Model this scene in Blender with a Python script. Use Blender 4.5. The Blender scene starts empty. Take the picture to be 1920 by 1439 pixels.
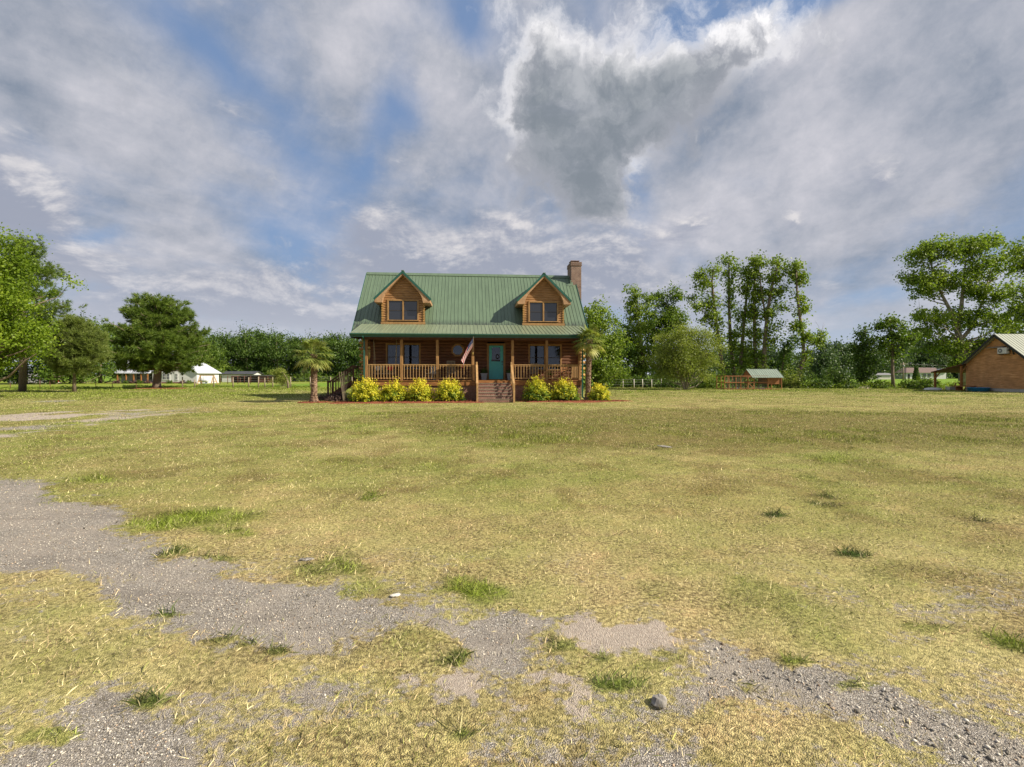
import bpy, math, random
import numpy as np
from mathutils import Vector, Matrix

# ------------------------------------------------------------------ camera
sc = bpy.context.scene
CAMH, FPX, HY = 1.5, 960.0, 704.0           # eye height, focal length and horizon in photo pixels
cam_d = bpy.data.cameras.new("camera"); cam = bpy.data.objects.new("camera", cam_d)
sc.collection.objects.link(cam); sc.camera = cam
cam.location = (0, 0, CAMH); cam.rotation_euler = (math.radians(90), 0, 0)
cam_d.sensor_width = 36; cam_d.lens = 18.0; cam_d.shift_y = (HY - 719.5) / 1920
cam_d.clip_start = 0.05; cam_d.clip_end = 8000
sc.view_settings.view_transform = 'Standard'; sc.view_settings.look = 'None'
sc.view_settings.exposure = 0.80; sc.view_settings.gamma = 1.0
sc.view_settings.use_curve_mapping = False
sc.cycles.max_bounces = 8; sc.cycles.transparent_max_bounces = 8
sc.cycles.diffuse_bounces = 4; sc.cycles.glossy_bounces = 3

# ------------------------------------------------------------------ sun
SUN_EL, SUN_AZ = math.radians(37), math.radians(16)     # light travels to -X and (by SUN_AZ) to +Y
ld = Vector((-math.cos(SUN_AZ) * math.cos(SUN_EL), math.sin(SUN_AZ) * math.cos(SUN_EL), -math.sin(SUN_EL)))
sun_d = bpy.data.lights.new("sun", 'SUN'); sun = bpy.data.objects.new("sun", sun_d)
sc.collection.objects.link(sun); sun.location = (60, -20, 50)
sun.rotation_euler = ld.to_track_quat('-Z', 'Y').to_euler()
sun_d.energy = 5.0; sun_d.angle = math.radians(0.6); sun_d.color = (1.0, 0.90, 0.74)

# ------------------------------------------------------------------ world: Nishita sky with procedural clouds
W_STR = 0.1
def make_world():
    w = bpy.data.worlds.new("World"); sc.world = w; w.use_nodes = True
    nt = w.node_tree; nt.nodes.clear(); N = nt.nodes; L = nt.links
    def nd(t, **k):
        n = N.new(t)
        for a, b in k.items(): setattr(n, a, b)
        return n
    def val(n, i, v):
        if hasattr(v, 'is_output') or isinstance(v, bpy.types.NodeSocket): L.new(v, n.inputs[i])
        else: n.inputs[i].default_value = v
    def M(op, a, b=0.0, clamp=False):
        n = nd('ShaderNodeMath', operation=op, use_clamp=clamp); val(n, 0, a); val(n, 1, b); return n.outputs[0]
    def MR(v, a, b, c=0.0, d=1.0, smooth=True):
        n = nd('ShaderNodeMapRange', interpolation_type='SMOOTHSTEP' if smooth else 'LINEAR')
        val(n, 0, v); val(n, 1, a); val(n, 2, b); val(n, 3, c); val(n, 4, d); return n.outputs[0]
    def noise(vec, scale, detail=6, rough=.55, dist=0.0, out=0):
        n = nd('ShaderNodeTexNoise'); L.new(vec, n.inputs['Vector'])
        n.inputs['Scale'].default_value = scale; n.inputs['Detail'].default_value = detail
        n.inputs['Roughness'].default_value = rough; n.inputs['Distortion'].default_value = dist
        return n.outputs[out]
    def mapping(vec, loc=(0, 0, 0), rot=0.0, scale=(1, 1, 1), typ='TEXTURE'):
        n = nd('ShaderNodeMapping', vector_type=typ); L.new(vec, n.inputs['Vector'])
        n.inputs['Location'].default_value = loc; n.inputs['Rotation'].default_value = (0, 0, rot)
        n.inputs['Scale'].default_value = scale; return n.outputs[0]
    def mix(f, a, b):
        n = nd('ShaderNodeMix', data_type='RGBA'); val(n, 0, f)
        for s, v in ((6, a), (7, b)):
            if isinstance(v, bpy.types.NodeSocket): L.new(v, n.inputs[s])
            else: n.inputs[s].default_value = (*v, 1)
        return n.outputs[2]
    tc = nd('ShaderNodeTexCoord'); sep = nd('ShaderNodeSeparateXYZ'); L.new(tc.outputs['Generated'], sep.inputs[0])
    x, y, z = sep.outputs
    az = M('ARCTAN2', x, y); hz = M('SQRT', M('ADD', M('MULTIPLY', x, x), M('MULTIPLY', y, y)))
    el = M('ARCTAN2', z, hz)
    cb = nd('ShaderNodeCombineXYZ'); L.new(az, cb.inputs[0]); L.new(el, cb.inputs[1])
    P = cb.outputs[0]                                             # (azimuth, elevation) in radians
    # cloud-deck coordinates: where the ray meets a high flat layer
    zc = M('ADD', M('MAXIMUM', z, 0.0), 0.10)
    cb2 = nd('ShaderNodeCombineXYZ'); L.new(M('DIVIDE', x, zc), cb2.inputs[0]); L.new(M('DIVIDE', y, zc), cb2.inputs[1])
    D = cb2.outputs[0]
    # warped angular coordinates
    def warp(vec, sc_, amp, det=5):
        nz = nd('ShaderNodeVectorMath', operation='SUBTRACT'); L.new(noise(vec, sc_, det, .6, 0, 1), nz.inputs[0]); nz.inputs[1].default_value = (.5, .5, .5)
        s = nd('ShaderNodeVectorMath', operation='SCALE'); L.new(nz.outputs[0], s.inputs[0]); s.inputs['Scale'].default_value = amp
        a = nd('ShaderNodeVectorMath', operation='ADD'); L.new(vec, a.inputs[0]); L.new(s.outputs[0], a.inputs[1])
        return a.outputs[0]
    PS = warp(P, 3.0, .15, 4)
    PB = warp(P, 9.0, .10, 7)
    def A(px, py):                                                # photo direction -> azimuth, elevation
        X, Y, Z = px - 960, 960, HY - py
        return math.atan2(X, Y), math.atan2(Z, math.hypot(X, Y))
    last = [None]
    def after(vec, sc_):                                          # same vector, evaluated only once sc_ is known
        ma = nd('ShaderNodeMath', operation='MULTIPLY_ADD'); val(ma, 0, sc_); ma.inputs[1].default_value = 1e-7; ma.inputs[2].default_value = 1.0
        q = nd('ShaderNodeVectorMath', operation='SCALE'); L.new(vec, q.inputs[0]); L.new(ma.outputs[0], q.inputs['Scale']); return q.outputs[0]
    def blobs(vec, lst, start):
        tot = start
        if last[0] is not None: vec = after(vec, last[0])
        for (px, py, rx, ry, rot, amp) in lst:
            a, e = A(px, py); k = math.cos(a) ** 2
            gn = nd('ShaderNodeTexGradient', gradient_type='QUADRATIC_SPHERE'); L.new(vec, gn.inputs[0])
            tm = gn.texture_mapping; tm.vector_type = 'TEXTURE'; tm.translation = (a, e, 0)
            tm.rotation = (0, 0, math.radians(rot)); tm.scale = (1.75 * rx / 960 * k, 1.75 * ry / 960 * math.cos(a), 1)
            ma = nd('ShaderNodeMath', operation='MULTIPLY_ADD'); L.new(gn.outputs[1], ma.inputs[0])
            ma.inputs[1].default_value = amp; val(ma, 2, tot); tot = ma.outputs[0]
        last[0] = tot
        return tot
    # ---- high thin layer: cover 0..1 -----------------------------------------------------------
    n1 = noise(mapping(warp(D, .7, .8), (0, 0, 0), math.radians(-28), (1.0, 2.6, 1)), 1.3, 7, .58)
    n2 = noise(PS, 6.0, 8, .64)
    cov = M('ADD', M('MULTIPLY', n1, 1.0), M('MULTIPLY', n2, .55))
    cov = M('SUBTRACT', cov, .28)
    cov = blobs(PS, [
        (400, 120, 240, 60, -38, -.48), (560, 300, 120, 60, -55, -.25), (690, 300, 60, 160, -28, -.46), (745, 215, 80, 60, -30, -.45),
        (880, 20, 90, 60, -30, -.75), (1440, 5, 240, 42, 6, -1.1), (1290, 20, 90, 40, 0, -.6), (530, 440, 130, 60, -10, -.45),
        (600, 505, 90, 40, -30, -.55), (130, 452, 90, 26, 6, -.8), (1185, 330, 50, 100, 20, -.45),
        (250, 560, 190, 22, 0, -.45), (1580, 650, 160, 30, 0, -.65), (1630, 570, 90, 16, 8, -.75), (1510, 690, 130, 30, 0, -.5),
        (1150, 600, 90, 60, 0, -.4), (700, 630, 260, 20, 0, -.3), (960, 640, 300, 40, 0, -.2),
        (1500, 200, 420, 160, 25, .35), (1600, 380, 420, 110, 15, .35), (300, 330, 300, 120, -35, .3), (620, 90, 160, 70, -60, .3),
        (60, 120, 200, 120, 0, .2), (850, 170, 120, 90, 40, .4), (1750, 100, 240, 160, 0, .35)], cov)
    cover = MR(cov, .02, .70, .10, 1.0)
    sky = nd('ShaderNodeTexSky', sky_type='NISHITA', sun_disc=False)
    sky.sun_elevation = SUN_EL; sky.sun_rotation = math.radians(90) + SUN_AZ
    sky.air_density = 1.2; sky.dust_density = 1.0; sky.ozone_density = 2.5
    # ---- brightness of the thin layer ----------------------------------------------------------
    sh = M('ADD', M('MULTIPLY', noise(mapping(warp(D, .9, .6), (3, 1, 0), math.radians(-25), (1.0, 2.2, 1)), 2.2, 7, .6), .55), M('MULTIPLY', n2, .45))
    sh = M('ADD', sh, M('MULTIPLY', M('SUBTRACT', noise(mapping(PB, (2, 7, 0), .5, (1.5, .75, 1)), 8.0, 7, .6), .5), .50))
    sh = blobs(PS, [
        (1430, 330, 380, 110, 22, .20), (1850, 60, 260, 180, 0, -.13), (1700, 480, 340, 50, 12, -.09), (620, 110, 90, 120, -40, .16),
        (260, 290, 200, 100, -40, .12), (60, 230, 180, 60, -30, -.10), (1300, 250, 160, 90, 20, -.10), (560, 260, 90, 120, -50, -.07), (420, 130, 150, 70, -35, -.05)], sh)
    g = .80 / W_STR
    def C(r, gg, b): return (r * g, gg * g, b * g)
    thin = mix(MR(sh, .32, .72, 0, 1, False), C(.175, .21, .27), C(.475, .468, .505))
    blue = mix(.80, sky.outputs[0], C(.115, .19, .345))
    col = mix(cover, blue, thin)
    # ---- cumulus: white edged heaps ------------------------------------------------------------
    big = [(1120, 190, 165, 125, 0, .85), (1280, 140, 190, 85, 14, .75), (1085, 300, 130, 130, 20, .75), (1140, 370, 75, 85, 0, .6), (985, 135, 90, 90, 0, .5), (1400, 90, 130, 62, 22, .45), (1010, 270, 80, 110, -20, .35)]
    PC = warp(P, 6.0, .13, 8)
    def bigf(off):
        v1 = nd('ShaderNodeVectorMath', operation='ADD'); L.new(PC, v1.inputs[0]); v1.inputs[1].default_value = off
        nz = noise(v1.outputs[0], 10.0, 9 if off[1] == 0 else 5, .62, .0)
        return blobs(v1.outputs[0], big, M('MULTIPLY', M('SUBTRACT', nz, .52), 1.7))
    d1 = bigf((0, 0, 0)); d1u = bigf((.010, .022, 0))
    nb = noise(mapping(PC, (5, 2, 0), 0, (1, .8, 1)), 9, 7, .62)
    dens = MR(d1, .06, .60)
    lit = MR(M('ADD', M('SUBTRACT', d1, d1u), M('MULTIPLY', M('SUBTRACT', nb, .5), .5)), -.12, .42)
    topf = blobs(PC, [(1200, 20, 420, 120, 8, 1.0), (960, 100, 110, 100, 0, .8), (1450, 80, 120, 110, 0, .6), (1200, 290, 50, 70, 0, .5), (960, 230, 50, 90, 0, .35)], 0.10)
    low = blobs(PC, [(1110, 290, 210, 180, -10, 1.2), (1070, 210, 150, 100, 0, .6), (1250, 170, 200, 70, 10, .5)], 0.0)
    core = M('MULTIPLY', MR(d1, .35, .85), MR(low, 0, .8, .0, 1.0))
    edge = MR(d1, .75, .25)                                       # thin outer veil glows with light
    bright = M('MAXIMUM', lit, M('MULTIPLY', edge, MR(topf, .1, .7)))
    cu = mix(M('MULTIPLY', bright, MR(topf, 0, .6, .35, 1.0)), C(.27, .28, .315), C(.76, .745, .75))
    cu = mix(M('MULTIPLY', core, .80), cu, mix(MR(nb, .4, .66), C(.14, .168, .195), C(.235, .255, .285)))
    col = mix(M('MULTIPLY', dens, .97), col, cu)
    # ---- lower banks of cumulus ---------------------------------------------------------------
    nl = noise(mapping(P, (1, 3, 0), 0, (1.6, .8, 1)), 8.5, 8, .66, .2)
    bank = [(480, 560, 330, 75, -4, .75), (230, 530, 230, 70, -6, .6), (60, 385, 130, 100, 0, .75), (20, 330, 70, 80, 0, .4), (640, 590, 120, 50, 0, .4), (200, 600, 300, 40, 0, .3),
            (700, 410, 75, 40, 0, .6), (780, 470, 190, 60, 0, .6), (960, 470, 230, 110, 0, .75), (1150, 480, 150, 70, 0, .6), (1300, 430, 80, 36, 0, .62),
            (1480, 405, 50, 26, 0, .6), (1650, 335, 48, 38, 0, .5), (1100, 560, 300, 50, 0, .45), (820, 520, 260, 60, 0, .4), (1430, 560, 260, 60, 0, .25)]
    d2 = blobs(PB, bank, M('MULTIPLY', M('SUBTRACT', nl, .5), 1.7))
    dn2 = MR(d2, .08, .66)
    # light catches the upper rims: compare the field with itself a little higher up
    up = nd('ShaderNodeVectorMath', operation='ADD'); L.new(PB, up.inputs[0]); up.inputs[1].default_value = (.008, .013, 0)
    up2 = nd('ShaderNodeVectorMath', operation='ADD'); L.new(P, up2.inputs[0]); up2.inputs[1].default_value = (.008, .013, 0)
    nlu = noise(mapping(up2.outputs[0], (1, 3, 0), 0, (1.6, .8, 1)), 8.5, 6, .66, .2)
    d2u = blobs(up.outputs[0], bank, M('MULTIPLY', M('SUBTRACT', nlu, .5), 1.7))
    rim = MR(M('SUBTRACT', d2, d2u), -.06, .34)
    cb_ = mix(M('MULTIPLY', rim, MR(nb, .36, .62, .55, 1.0)), C(.255, .275, .34), C(.56, .54, .545))
    col = mix(M('MULTIPLY', dn2, .92), col, cb_)
    # haze near the horizon
    hzf = MR(el, 0.0, .20, .50, 0.0)
    col = mix(hzf, col, C(.50, .52, .58))
    below = MR(el, -.02, -.004)                                   # 0 below the horizon
    col = mix(below, C(.10, .10, .07), col)
    bg = nd('ShaderNodeBackground'); L.new(col, bg.inputs[0]); bg.inputs[1].default_value = W_STR
    o = nd('ShaderNodeOutputWorld'); L.new(bg.outputs[0], o.inputs[0])
    w.cycles.sampling_method = 'MANUAL'; w.cycles.sample_map_resolution = 512
make_world()

# ------------------------------------------------------------------ helpers
rng = np.random.default_rng(7); random.seed(7)
COL = sc.collection
def G(py): return CAMH * FPX / (py - HY)                  # distance of flat ground seen at photo row py
def GP(px, py): Y = G(py); return np.array([(px - 960) / FPX * Y, Y])
def W(px, py, Y): return ((px - 960) / FPX * Y, Y, CAMH + (HY - py) / FPX * Y)
def link(o, parent=None):
    COL.objects.link(o)
    if parent is not None: o.parent = parent
    return o
def tag(o, label=None, cat=None, group=None, kind=None):
    if label: o['label'] = label
    if cat: o['category'] = cat
    if group: o['group'] = group
    if kind: o['kind'] = kind
    return o
def thing(name, label, cat, loc=(0, 0, 0), rz=0.0, group=None):
    o = bpy.data.objects.new(name, None); o.location = loc; o.rotation_euler = (0, 0, rz)
    o.empty_display_size = .2
    return tag(link(o), label, cat, group)
def kids(o): return [c for c in bpy.data.objects if c.parent == o]
def copy_tree(o, parent=None, loc=None, rz=None, label=None, scale=None):
    c = o.copy(); COL.objects.link(c); c.parent = parent
    for ch in kids(o): copy_tree(ch, c)
    if loc is not None: c.location = loc
    if rz is not None: c.rotation_euler = (0, 0, rz)
    if scale is not None: c.scale = (scale,) * 3 if isinstance(scale, (int, float)) else scale
    if label: c['label'] = label
    return c
def npmesh(name, V, F, mat, parent=None, fattr=None, pattr=None, smooth=False):
    V = np.asarray(V, np.float32); F = np.asarray(F, np.int32); n, k = F.shape
    me = bpy.data.meshes.new(name)
    me.vertices.add(len(V)); me.vertices.foreach_set('co', V.ravel())
    me.loops.add(n * k); me.loops.foreach_set('vertex_index', F.ravel())
    me.polygons.add(n); me.polygons.foreach_set('loop_start', np.arange(0, n * k, k, dtype=np.int32))
    if smooth: me.polygons.foreach_set('use_smooth', np.ones(n, bool))
    for dom, at in (('FACE', fattr), ('POINT', pattr)):
        for an, av in (at or {}).items():
            av = np.asarray(av, np.float32)
            if av.ndim == 1:
                a = me.attributes.new(an, 'FLOAT', dom); a.data.foreach_set('value', av)
            else:
                a = me.attributes.new(an, 'FLOAT_COLOR', dom)
                a.data.foreach_set('color', np.hstack([av, np.ones((len(av), 1), np.float32)]).ravel())
    me.update(calc_edges=True)
    me.materials.append(mat)
    return link(bpy.data.objects.new(name, me), parent)
class MB:
    def __init__(s): s.v = []; s.f = []; s.sm = []
    def add(s, vs, fs, smooth=False):
        b = len(s.v); s.v += [tuple(v) for v in vs]; s.f += [tuple(i + b for i in f) for f in fs]; s.sm += [smooth] * len(fs); return s
    def box(s, x0, x1, y0, y1, z0, z1):
        return s.add([(x0, y0, z0), (x1, y0, z0), (x1, y1, z0), (x0, y1, z0), (x0, y0, z1), (x1, y0, z1), (x1, y1, z1), (x0, y1, z1)],
                     [(0, 3, 2, 1), (4, 5, 6, 7), (0, 1, 5, 4), (1, 2, 6, 5), (2, 3, 7, 6), (3, 0, 4, 7)])
    def cbox(s, x, y, z, sx, sy, sz): return s.box(x - sx / 2, x + sx / 2, y - sy / 2, y + sy / 2, z - sz / 2, z + sz / 2)
    def beam(s, p0, p1, w, h, up=(0, 0, 1)):
        p0, p1 = Vector(p0), Vector(p1); d = (p1 - p0).normalized(); up = Vector(up)
        if abs(d.dot(up)) > .98: up = Vector((1, 0, 0))
        a = d.cross(up).normalized() * (w / 2); b = a.cross(d).normalized() * (h / 2)
        vs = [p + i * a + j * b for p in (p0, p1) for i, j in ((-1, -1), (1, -1), (1, 1), (-1, 1))]
        return s.add(vs, [(0, 1, 2, 3), (7, 6, 5, 4), (0, 4, 5, 1), (1, 5, 6, 2), (2, 6, 7, 3), (3, 7, 4, 0)])
    def tube(s, pts, rads, n=8, caps=True, smooth=True):
        pts = [Vector(p) for p in pts]; rads = [rads] * len(pts) if isinstance(rads, (int, float)) else rads
        b = len(s.v); vs = []; fs = []; ref = None
        for i, p in enumerate(pts):
            d = (pts[min(i + 1, len(pts) - 1)] - pts[max(i - 1, 0)]).normalized()
            if ref is None: ref = Vector((1, 0, 0)) if abs(d.x) < .9 else Vector((0, 1, 0))
            a = (ref - d * ref.dot(d)).normalized(); c = d.cross(a); ref = a
            for k in range(n):
                t = 2 * math.pi * k / n; vs.append(p + (a * math.cos(t) + c * math.sin(t)) * rads[i])
        for i in range(len(pts) - 1):
            for k in range(n):
                k2 = (k + 1) % n; fs.append((i * n + k, i * n + k2, (i + 1) * n + k2, (i + 1) * n + k))
        s.add(vs, fs, smooth)
        if caps:
            s.add([], [], False); m = len(pts) - 1
            s.f += [tuple(b + k for k in reversed(range(n))), tuple(b + m * n + k for k in range(n))]; s.sm += [False, False]
        return s
    def prism(s, poly, axis, a0, a1):
        """poly of 2-D points extruded along axis ('x','y','z') from a0 to a1"""
        def P(p, a): return {'x': (a, p[0], p[1]), 'y': (p[0], a, p[1]), 'z': (p[0], p[1], a)}[axis]
        n = len(poly); vs = [P(p, a0) for p in poly] + [P(p, a1) for p in poly]
        fs = [tuple(range(n)), tuple(reversed(range(n, 2 * n)))] + [(i, i + n, (i + 1) % n + n, (i + 1) % n) for i in range(n)]
        return s.add(vs, fs)
    def lathe(s, prof, cx, cy, n=16, smooth=True):
        vs = []; fs = []; m = len(prof)
        for r, z in prof:
            for k in range(n):
                t = 2 * math.pi * k / n; vs.append((cx + r * math.cos(t), cy + r * math.sin(t), z))
        for i in range(m - 1):
            for k in range(n):
                k2 = (k + 1) % n; fs.append((i * n + k, i * n + k2, (i + 1) * n + k2, (i + 1) * n + k))
        fs += [tuple(reversed(range(n))), tuple(range((m - 1) * n, m * n))]
        return s.add(vs, fs, smooth)
    def build(s, name, mat, parent=None, label=None, bevel=0):
        me = bpy.data.meshes.new(name); me.from_pydata(s.v, [], s.f); me.polygons.foreach_set('use_smooth', s.sm)
        me.update(); me.materials.append(mat)
        o = link(bpy.data.objects.new(name, me), parent)
        if label: o['label'] = label
        if bevel:
            m = o.modifiers.new('bevel', 'BEVEL'); m.width = bevel; m.segments = 1; m.limit_method = 'ANGLE'
        return o

# ---- numpy noise
def _hash(ix, iy, seed):
    h = (ix.astype(np.int64) * 374761393 + iy.astype(np.int64) * 668265263 + seed * 69069) & 0x7fffffff
    h = ((h ^ (h >> 13)) * 1274126177) & 0x7fffffff
    return ((h ^ (h >> 16)) & 0xffff) / 65535.0
def vnoise(x, y, seed=0):
    ix = np.floor(x); iy = np.floor(y); fx = x - ix; fy = y - iy
    fx = fx * fx * (3 - 2 * fx); fy = fy * fy * (3 - 2 * fy)
    a = _hash(ix, iy, seed); b = _hash(ix + 1, iy, seed); c = _hash(ix, iy + 1, seed); d = _hash(ix + 1, iy + 1, seed)
    return (a * (1 - fx) + b * fx) * (1 - fy) + (c * (1 - fx) + d * fx) * fy
def fbm(x, y, octv=4, seed=0, gain=.5):
    t = 0; a = 1; n = 0
    for i in range(octv):
        t = t + a * vnoise(x * 2 ** i + 17.3 * i, y * 2 ** i - 9.1 * i, seed + i); n += a; a *= gain
    return t / n
def sstep(x, a, b):
    t = np.clip((x - a) / (b - a), 0, 1); return t * t * (3 - 2 * t)

# ------------------------------------------------------------------ materials
def newmat(name):
    m = bpy.data.materials.new(name); m.use_nodes = True; nt = m.node_tree; nt.nodes.clear()
    return m, nt
class NB:
    def __init__(s, name):
        s.m, s.t = newmat(name); s.N = s.t.nodes; s.L = s.t.links
    def n(s, t, **k):
        x = s.N.new(t)
        for a, b in k.items(): setattr(x, a, b)
        return x
    def put(s, sock, v):
        if isinstance(v, bpy.types.NodeSocket): s.L.new(v, sock)
        elif isinstance(v, tuple) and len(v) == 3 and sock.type == 'RGBA': sock.default_value = (*v, 1)
        else: sock.default_value = v
    def coord(s, scale=(1, 1, 1), kind='Object', rot=(0, 0, 0)):
        c = s.n('ShaderNodeTexCoord'); m = s.n('ShaderNodeMapping'); s.L.new(c.outputs[kind], m.inputs[0])
        m.inputs['Scale'].default_value = scale; m.inputs['Rotation'].default_value = rot; return m.outputs[0]
    def noise(s, vec, scale, detail=4, rough=.5, dist=0, out=0):
        x = s.n('ShaderNodeTexNoise'); s.L.new(vec, x.inputs['Vector']); x.inputs['Scale'].default_value = scale
        x.inputs['Detail'].default_value = detail; x.inputs['Roughness'].default_value = rough; x.inputs['Distortion'].default_value = dist
        return x.outputs[out]
    def ramp(s, f, stops):
        x = s.n('ShaderNodeValToRGB'); s.L.new(f, x.inputs[0]); r = x.color_ramp
        while len(r.elements) < len(stops): r.elements.new(.5)
        for e, (p, c) in zip(r.elements, stops): e.position = p; e.color = (*c, 1)
        return x.outputs[0]
    def mix(s, f, a, b, blend='MIX'):
        x = s.n('ShaderNodeMix', data_type='RGBA', blend_type=blend); s.put(x.inputs[0], f); s.put(x.inputs[6], a); s.put(x.inputs[7], b); return x.outputs[2]
    def math(s, op, a, b=0.0, clamp=False):
        x = s.n('ShaderNodeMath', operation=op, use_clamp=clamp); s.put(x.inputs[0], a); s.put(x.inputs[1], b); return x.outputs[0]
    def mr(s, v, a, b, c=0.0, d=1.0, smooth=True):
        x = s.n('ShaderNodeMapRange', interpolation_type='SMOOTHSTEP' if smooth else 'LINEAR')
        for i, q in enumerate((v, a, b, c, d)): s.put(x.inputs[i], q)
        return x.outputs[0]
    def attr(s, name, fac=False):
        x = s.n('ShaderNodeAttribute', attribute_name=name); return x.outputs['Fac' if fac else 'Color']
    def bump(s, h, strength=.3, dist=.02):
        x = s.n('ShaderNodeBump'); s.L.new(h, x.inputs['Height']); x.inputs['Strength'].default_value = strength; x.inputs['Distance'].default_value = dist; return x.outputs[0]
    def pbr(s, col, rough=.7, spec=.4, normal=None, metal=0.0, trans=0.0, **k):
        p = s.n('ShaderNodeBsdfPrincipled'); s.put(p.inputs['Base Color'], col); s.put(p.inputs['Roughness'], rough)
        p.inputs['Specular IOR Level'].default_value = spec; p.inputs['Metallic'].default_value = metal
        if normal is not None: s.L.new(normal, p.inputs['Normal'])
        return p.outputs[0]
    def out(s, sh):
        o = s.n('ShaderNodeOutputMaterial'); s.L.new(sh, o.inputs[0]); return s.m
def wood(name, dark, mid, light, grain=(1, 8, 8), scale=3.0, rough=.65, bands=None):
    b = NB(name); v = b.coord(grain)
    n1 = b.noise(v, scale, 6, .6, .4); n2 = b.noise(b.coord(), 1.6, 3, .5)
    c = b.ramp(n1, [(.3, dark), (.52, mid), (.75, light)])
    c = b.mix(b.mr(n2, .35, .7, 0, .55), c, tuple(q * .6 for q in mid))
    return b.out(b.pbr(c, rough, .3, b.bump(n1, .35, .01)))
def plain(name, col, rough=.6, spec=.4, var=.15, metal=0.0, nscale=6.0):
    b = NB(name); n1 = b.noise(b.coord(), nscale, 4, .6)
    c = b.mix(b.mr(n1, .3, .7), tuple(q * (1 - var) for q in col), tuple(min(1, q * (1 + var)) for q in col))
    return b.out(b.pbr(c, rough, spec, None, metal))
def leafmat(name, dark, mid, light, trans=.35, rough=.5):
    b = NB(name); a = b.attr('var', True)
    c = b.ramp(a, [(0.0, dark), (.5, mid), (1.0, light)])
    d = b.pbr(c, rough, .25)
    t = b.n('ShaderNodeBsdfTranslucent'); tc = b.mix(1.0, c, (1.15, 1.25, .6), 'MULTIPLY'); b.L.new(tc, t.inputs[0])
    mx = b.n('ShaderNodeMixShader'); mx.inputs[0].default_value = trans; b.L.new(d, mx.inputs[1]); b.L.new(t.outputs[0], mx.inputs[2])
    return b.out(mx.outputs[0])
def brickmat(name, c1, c2, mortar, scale=1.0, bw=.21, bh=.072, face='xz'):
    b = NB(name); tc = b.n('ShaderNodeTexCoord'); sp = b.n('ShaderNodeSeparateXYZ'); b.L.new(tc.outputs['Object'], sp.inputs[0])
    cb = b.n('ShaderNodeCombineXYZ'); b.L.new(b.math('ADD', sp.outputs[0], sp.outputs[1]), cb.inputs[0]); b.L.new(sp.outputs[2], cb.inputs[1])
    br = b.n('ShaderNodeTexBrick'); b.L.new(cb.outputs[0], br.inputs['Vector'])
    br.inputs['Color1'].default_value = (*c1, 1); br.inputs['Color2'].default_value = (*c2, 1); br.inputs['Mortar'].default_value = (*mortar, 1)
    br.inputs['Scale'].default_value = 1; br.inputs['Brick Width'].default_value = bw; br.inputs['Row Height'].default_value = bh; br.inputs['Mortar Size'].default_value = .008
    c = b.mix(b.mr(b.noise(b.coord(), 5, 4), .3, .7, 0, .5), br.outputs[0], b.mix(1.0, br.outputs[0], (.55, .5, .5), 'MULTIPLY'))
    return b.out(b.pbr(c, .85, .2, b.bump(br.outputs['Fac'], -.5, .01)))
def metalroof(name, col, dirt_z=None, rough=.42):
    b = NB(name); n1 = b.noise(b.coord((1, .3, .3)), 2.2, 5, .6); n2 = b.noise(b.coord((6, .5, .5)), 2.0, 4, .6)
    c = b.mix(b.mr(n1, .3, .7), tuple(q * .88 for q in col), tuple(q * 1.1 for q in col))
    c = b.mix(b.mr(n2, .45, .72, 0, .6), c, tuple(q * .70 for q in col))
    c = b.mix(b.mr(b.noise(b.coord((14, .25, .25)), 1.0, 3, .5), .45, .62, 0, .35), c, tuple(min(1, q * 1.25) for q in col))
    if dirt_z:
        tc = b.n('ShaderNodeTexCoord'); sp = b.n('ShaderNodeSeparateXYZ'); b.L.new(tc.outputs['Object'], sp.inputs[0])
        k = b.mr(sp.outputs[2], dirt_z, dirt_z + .55, 1, 0); k = b.math('MULTIPLY', k, b.mr(b.noise(b.coord((5, 1, 1)), 3, 6, .7), .32, .58))
        c = b.mix(k, c, (.035, .04, .035))
    return b.out(b.pbr(c, rough, .5))
M = {}
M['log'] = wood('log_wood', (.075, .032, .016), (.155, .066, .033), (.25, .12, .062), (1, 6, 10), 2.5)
M['logcheek'] = wood('dormer_log', (.17, .085, .034), (.33, .175, .072), (.50, .30, .135), (1, 6, 10), 2.5)  # lit copy of the wall logs: sunlight is put into the lighter colour
M['logend'] = wood('log_end', (.20, .10, .03), (.36, .2, .06), (.5, .3, .1), (3, 3, 3), 4)
M['trim'] = wood('trim_wood', (.21, .11, .04), (.34, .195, .075), (.46, .28, .12), (6, 6, 1.2), 4)
M['post'] = wood('post_wood', (.18, .09, .03), (.31, .165, .06), (.42, .24, .095), (8, 8, 1), 3.5)
M['rail'] = wood('rail_wood', (.26, .15, .06), (.41, .25, .105), (.53, .34, .16), (3, 6, 3), 4)
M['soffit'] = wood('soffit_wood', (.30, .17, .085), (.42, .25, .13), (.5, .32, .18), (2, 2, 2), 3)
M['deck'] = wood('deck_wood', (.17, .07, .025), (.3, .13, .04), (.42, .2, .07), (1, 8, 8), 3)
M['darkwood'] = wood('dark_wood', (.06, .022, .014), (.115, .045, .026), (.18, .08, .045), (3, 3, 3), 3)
M['barnwood'] = wood('barn_siding', (.34, .165, .065), (.54, .275, .115), (.68, .40, .19), (7, 1, 7), 1.6)
M['coopwood'] = wood('coop_wood', (.22, .09, .035), (.34, .14, .055), (.44, .2, .09), (3, 3, 3), 3)
M['greyed'] = wood('weathered_wood', (.17, .13, .09), (.28, .225, .16), (.4, .34, .25), (6, 6, 1), 4)
M['roof'] = metalroof('green_metal_roof', (.100, .146, .092), 4.62)
M['porchroof'] = metalroof('green_porch_roof', (.160, .192, .122), None, .38)  # main roof green made paler, grazing sky reflection put into the base colour
M['greentrim'] = plain('green_trim', (.018, .085, .06), .35, .5, .12)
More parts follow.
